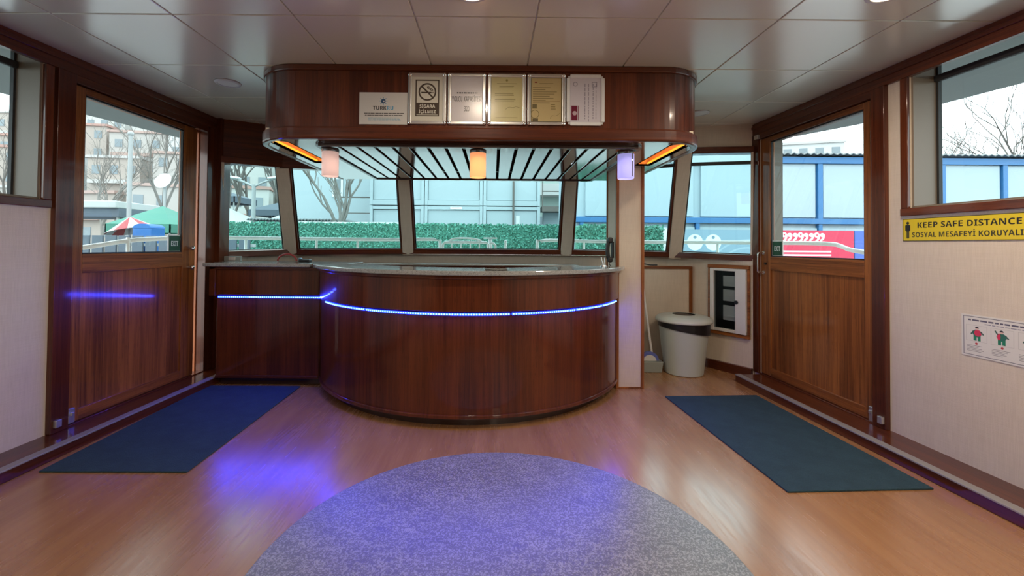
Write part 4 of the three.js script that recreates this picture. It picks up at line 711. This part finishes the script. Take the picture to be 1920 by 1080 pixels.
// pale house behind the tree, railing
{
  const g = thing('pale_house', 'pale blue house wall with a small window behind the bare tree', 'building', -5.6, 0.1, 15.2); part('wall', bx(-1.7, 1.5, 0, 5.2, -1.5, 0), M.container, g); const wf = part('window_frame', bx(-0.12, 0.26, 2.75, 3.45, 0, 0.04), M.whitePaint, g); part('window_pane', bx(-0.06, 0.18, 2.83, 3.38, 0.03, 0.05), M.darkWindow, wf);
  part('porch_rail', [bx(0.5, 1.5, 2.62, 2.66, 0.9, 0.93, 0), bx(0.5, 1.5, 2.1, 2.13, 0.9, 0.93, 0), bx(0.5, 0.53, 1.5, 2.66, 0.9, 0.93, 0), bx(-0.6, 1.5, 1.72, 1.75, 0.9, 0.93, 0)], M.bark, g); part('porch_floor', bx(0.5, 1.5, 1.6, 1.75, 0, 0.9), M.barkPale, g, 'x');
  const s = thing('shed_roof', 'low corrugated grey shed roof behind the green fence', 'roof', -5.45, 0.1, 12.2); const pts = []; for (let i = 0; i <= 60; i++) pts.push([-1.4 + i * 0.045, 1.72 + (i % 2) * 0.03]); for (let i = 60; i >= 0; i--) pts.push([pts[i][0], pts[i][1] + 0.03]); part('sheet', upright(pts, -1, 0.3), M.roofSheet, s, 'x'); part('wall', bx(-1.35, 1.2, 0, 1.7, -0.9, 0.1), M.container, s);
}
// tents, lamp, poles at the left
function tent(name, label, cat, x, d, w, h, hy, mat, turn = 0) { const g = thing(name, label, cat, x, 0.1, d, turn); const r = new THREE.ConeGeometry(w * 0.71, h, 4, 1); r.rotateY(Math.PI / 4); r.translate(0, hy + h / 2, 0); part('roof', r, mat, g); part('valance', [bx(-w / 2, w / 2, hy - 0.22, hy + 0.01, w / 2 - 0.03, w / 2, 0), bx(-w / 2, w / 2, hy - 0.22, hy + 0.01, -w / 2, -w / 2 + 0.03, 0), bx(-w / 2, -w / 2 + 0.03, hy - 0.22, hy + 0.01, -w / 2, w / 2, 0), bx(w / 2 - 0.03, w / 2, hy - 0.22, hy + 0.01, -w / 2, w / 2, 0)], mat, g); for (const [a, b] of [[-1, -1], [1, -1], [-1, 1], [1, 1]]) part('leg', rod(new THREE.Vector3(a * (w / 2 - 0.05), 0, b * (w / 2 - 0.05)), new THREE.Vector3(a * (w / 2 - 0.05), hy, b * (w / 2 - 0.05)), 0.025), M.poleGrey, g); }
tent('market_tent', 'white peaked tent at the left of the leftmost bow window', 'tent', -8.5, 13.8, 1.6, 0.5, 1.7, M.whiteTarp); tent('market_tent', 'pale tent behind the lamp post', 'tent', -6.4, 13.3, 1.4, 0.45, 1.6, M.whiteTarp);
tent('tarp_shelter', 'dark grey tarpaulin shelter right of the lamp post', 'shelter', -8.8, 17.8, 1.8, 0.4, 2.4, M.tarp); tent('tarp_shelter', 'dark grey tarpaulin shelter left of the lamp post', 'shelter', -10.9, 17.5, 1.6, 0.3, 2.9, M.tarp);
tent('green_tent', 'green market tent seen through the left door', 'tent', -9.25, 12, 1.7, 0.55, 1.55, M.greenTarp);
{
  const g = thing('street_lamp', 'double armed street lamp seen through the leftmost bow window', 'street lamp', -6.72, 0.1, 12.0); part('pole', rod(new THREE.Vector3(0, 0, 0), new THREE.Vector3(0, 2.72, 0), 0.075, 0.05, 12), M.poleGrey, g);
  for (const s of [-1, 1]) { const am = part('arm', tube([[0, 2.66, 0], [s * 0.25, 2.78, 0], [s * 0.6, 2.9, 0]].map((p) => new THREE.Vector3(...p)), 0.03, 16, 8), M.poleGrey, g); const hd = bx(-0.22, 0.22, -0.03, 0.035, -0.09, 0.09, 0.03); hd.rotateZ(s * 0.12); hd.translate(s * 0.62, 2.92, 0); part('lamp_head', hd, M.whitePaint, am, 'x'); }
  const p = thing('flag_pole', 'tall pale pole seen through the left door', 'pole', -9.35, 0.1, 11); part('shaft', rod(new THREE.Vector3(0, 0, 0), new THREE.Vector3(0, 3.85, 0), 0.055, 0.045, 12), M.poleGrey, p); const k = new THREE.SphereGeometry(0.07, 12, 8); k.translate(0, 3.87, 0); part('finial', k, M.poleGrey, p);
  const u = thing('parasol', 'red and white striped parasol seen through the left door', 'parasol', -8.3, 0.1, 9.8); part('pole', rod(new THREE.Vector3(0, 0, 0), new THREE.Vector3(0, 1.66, 0), 0.025), M.poleGrey, u);
  for (let i = 0; i < 12; i++) { const c = new THREE.ConeGeometry(0.5, 0.34, 3, 1, true, i * Math.PI / 6, Math.PI / 6); c.rotateZ(0.22); c.translate(0.03, 1.5, 0); part('canopy_panel', c, i % 2 ? M.whiteTarp : M.red, u, 'x'); }
  const b = thing('blue_cabin', 'bright blue kiosk under the parasol', 'kiosk', -7.5, 0.1, 9.35); part('body', bx(-0.2, 0.2, 0, 1.38, -0.2, 0.2, 0.02), M.blueBox, b); part('shutter', bx(-0.16, 0.16, 0.6, 1.0, 0.2, 0.215, 0.004), M.blueBox, b); const rb = new THREE.CylinderGeometry(0.2, 0.2, 0.4, 20, 1, false, 0, Math.PI); rb.rotateX(Math.PI / 2); rb.rotateZ(Math.PI / 2); rb.scale(1, 0.5, 1); rb.translate(0, 1.38, 0); part('rounded_top', rb, M.blueBox, b);
  const c = thing('flat_canopy', 'flat pale canopy roof seen through the left door', 'canopy', -11.3, 0.1, 12.4); part('roof', bx(-1.4, 0.9, 2.02, 2.22, -1, 0.6, 0.03), M.whiteTarp, c, 'x'); part('dark_fascia', bx(-1.4, 0.9, 1.78, 2.02, -0.9, 0.5), M.tarp, c, 'x'); for (const s of [-1.3, 0.8]) part('leg', rod(new THREE.Vector3(s, 0, 0.4), new THREE.Vector3(s, 1.8, 0.4), 0.04), M.poleGrey, c);
  const f = thing('quay_fence', 'dark blue grey fence on the quay at the left', 'fence', -8.2, 0.1, 9.0); for (let i = 0; i < 22; i++) part('slat', bx(-3 + i * 0.28, -2.78 + i * 0.28, 0.05, 1.22, -0.02, 0.02, 0.004), M.tarp, f); part('fence_rail', [bx(-3, 3.2, 0.2, 0.26, -0.05, -0.02), bx(-3, 3.2, 1.0, 1.06, -0.05, -0.02)], M.poleGrey, f, 'x');
  const di = thing('satellite_dish', 'white satellite dish among the branches beyond the left door', 'dish', -10.9, 0.1, 14.2); const dd = new THREE.SphereGeometry(0.42, 20, 8, 0, Math.PI * 2, 0, 0.7); dd.rotateX(1.2); dd.translate(0, 3.0, -0.2); part('bowl', dd, std({ color: rgb(0.66, 0.7, 0.74), roughness: 0.5, side: THREE.DoubleSide }), di); part('mast', rod(new THREE.Vector3(0, 0, 0), new THREE.Vector3(0, 3.05, 0), 0.04), M.poleGrey, di);
}
// bare trees
function tree(label, x, d, h, spread, levels, r0, mat, lean = 0, group = 'bare trees') {
  const g = thing('bare_tree', label, 'tree', x, 0.1, d, 0, group), tr = [], br = [];
  const grow = (p, dir, len, r, lev) => {
    const mid = p.clone().addScaledVector(dir, len * 0.5).add(new THREE.Vector3((rnd() - 0.5), (rnd() - 0.3) * 0.5, (rnd() - 0.5)).multiplyScalar(len * 0.12)), end = p.clone().addScaledVector(dir, len);
    const out = lev === levels ? tr : br; out.push(rod(p, mid, r, r * 0.85, lev > 2 ? 6 : 4), rod(mid, end, r * 0.85, r * 0.68, lev > 2 ? 6 : 4));
    if (!lev) return; const n = lev === levels ? 4 : 3;
    for (let i = 0; i < n; i++) { const a = rnd() * 6.28, s = spread * (0.5 + rnd() * 0.7), nd = dir.clone().add(new THREE.Vector3(Math.cos(a) * s, 0.12 + 0.2 * rnd(), Math.sin(a) * s)).normalize(); grow(i === n - 1 && lev < levels ? mid : end, nd, len * (0.62 + rnd() * 0.25), r * 0.58, lev - 1); }
  };
  grow(new THREE.Vector3(), new THREE.Vector3(lean, 1, 0).normalize(), h * 0.3, r0, levels);
  part('trunk', tr, mat, g); part('branches', br, mat, g);
}
tree('pale bare tree in front of the house in the bow window', -4.15, 11.5, 4.6, 0.55, 4, 0.085, M.barkPale);
tree('bare tree behind the street lamp', -12.6, 22.0, 9.0, 0.6, 5, 0.12, M.bark); tree('bare tree left of the street lamp', -9.3, 15.2, 6.0, 0.6, 5, 0.075, M.bark);
tree('bare tree between the lamp post and the pale house', -9.6, 19.6, 8.2, 0.6, 5, 0.10, M.bark);
tree('bare tree right of the tall pole beyond the left door', -15.4, 20.0, 8.4, 0.6, 5, 0.11, M.barkPale); tree('bare tree left of the tall pole beyond the left door', -14.6, 16.0, 5.6, 0.7, 5, 0.075, M.barkPale);
tree('bare tree seen through the left wall window', -19.0, 16.6, 7.0, 0.6, 5, 0.09, M.bark);
tree('leafless tree in the middle of the right wall window', 16.6, 14.0, 6.9, 0.75, 5, 0.09, M.bark); tree('leafless tree at the far edge of the right wall window', 20.6, 19.0, 7.2, 0.6, 4, 0.10, M.bark, -0.1);
// houses on the hillside
const winGeo = (list, w, h, t) => list.map(([x, y]) => bx(x - w / 2, x + w / 2, y - h / 2, y + h / 2, 0, t, 0));
function block(name, label, x, d, w, h, y0, wall, roof, turn, group) {
  const g = thing(name, label, 'building', x, y0, d, turn, group); part('wall', bx(-w / 2, w / 2, 0, h, -w * 0.35, 0, 0), wall, g); part('roof', bx(-w / 2 - 0.2, w / 2 + 0.2, h, h + 0.35, -w * 0.36, 0.25, 0), roof, g);
  const wn = [], nx = Math.max(2, Math.floor(w / 1.9)), ny = Math.max(2, Math.floor(h / 2.4)); for (let i = 0; i < nx; i++) for (let j = 0; j < ny; j++) wn.push([-w / 2 + w * (i + 0.5) / nx, h * (j + 0.55) / ny]);
  const wm = part('windows', winGeo(wn, 1.0, 1.15, 0.06), M.darkWindow, g); wm.userData.kind = 'stuff'; const bl = []; for (let j = 0; j < ny; j++) if (j % 2) bl.push(bx(-w * 0.42, w * 0.3, h * j / ny, h * j / ny + 0.5, 0, 0.7, 0)); if (bl.length) part('balcony', bl, roof, g, 'x');
}
const walls = [rgb(0.40, 0.39, 0.37), rgb(0.33, 0.28, 0.25), rgb(0.43, 0.43, 0.43), rgb(0.36, 0.33, 0.31)].map((c) => std({ color: c, roughness: 0.8 })), roofs = [rgb(0.34, 0.20, 0.17), rgb(0.40, 0.38, 0.37), rgb(0.36, 0.25, 0.22)].map((c) => std({ color: c, roughness: 0.8 }));  // wall and roof colours lightened so they carry the washed-out haze
for (let row = 0; row < 4; row++) for (let i = 0; i < 8; i++) block('hillside_house', 'hazy apartment block on the hillside beyond the left windows', -82 + i * 8.6 + rnd() * 0.6 - row * 3, 50 + row * 7, 6 + rnd() * 1.6, 6 + rnd() * 2.6, 0.6 + row * 4.9, walls[Math.floor(rnd() * 4)], roofs[Math.floor(rnd() * 3)], 0.5 * (rnd() - 0.2), 'houses on the hillside');
{
  const g = thing('hillside', 'dull brown terraced hillside under the houses', 'hill', 0, 0, 50, 0, undefined, 'structure');
  part('terrace', [0, 1, 2, 3].map((r) => bd(-115, -18 - r * 4, 0, 0.6 + r * 4.9, 46.8 - 50 + r * 7, 80 - 50, 0)).concat([bd(-115, -34, 0, 21.5, 27, 30, 0)]), std({ color: rgb(0.30, 0.29, 0.26), roughness: 0.9 }), g);
  block('tree_backing_block', 'grey green backing block added in place of trees behind the container landing', 2.9, 19, 3.0, 6.5, 0.1, std({ color: rgb(0.30, 0.36, 0.33), roughness: 0.9 }), roofs[1], 0);  // backing added to cover bright sky, stands in for greenish trees
  block('far_hotel', 'far pale grey block above the blue container row', 46, 62, 8, 16.2, 0.1, walls[2], roofs[1], -0.3); block('far_terrace', 'far white terrace building left of the grey block', 41.0, 57, 4.6, 12.4, 0.1, walls[2], roofs[1], -0.2); block('far_terrace', 'far white terrace building right of the grey block', 51.5, 57, 5.6, 12.6, 0.1, walls[2], roofs[1], -0.3);
}

scene.traverse((o) => { if (o.isMesh) { o.castShadow = true; o.receiveShadow = true; } });
renderer.render(scene, camera);
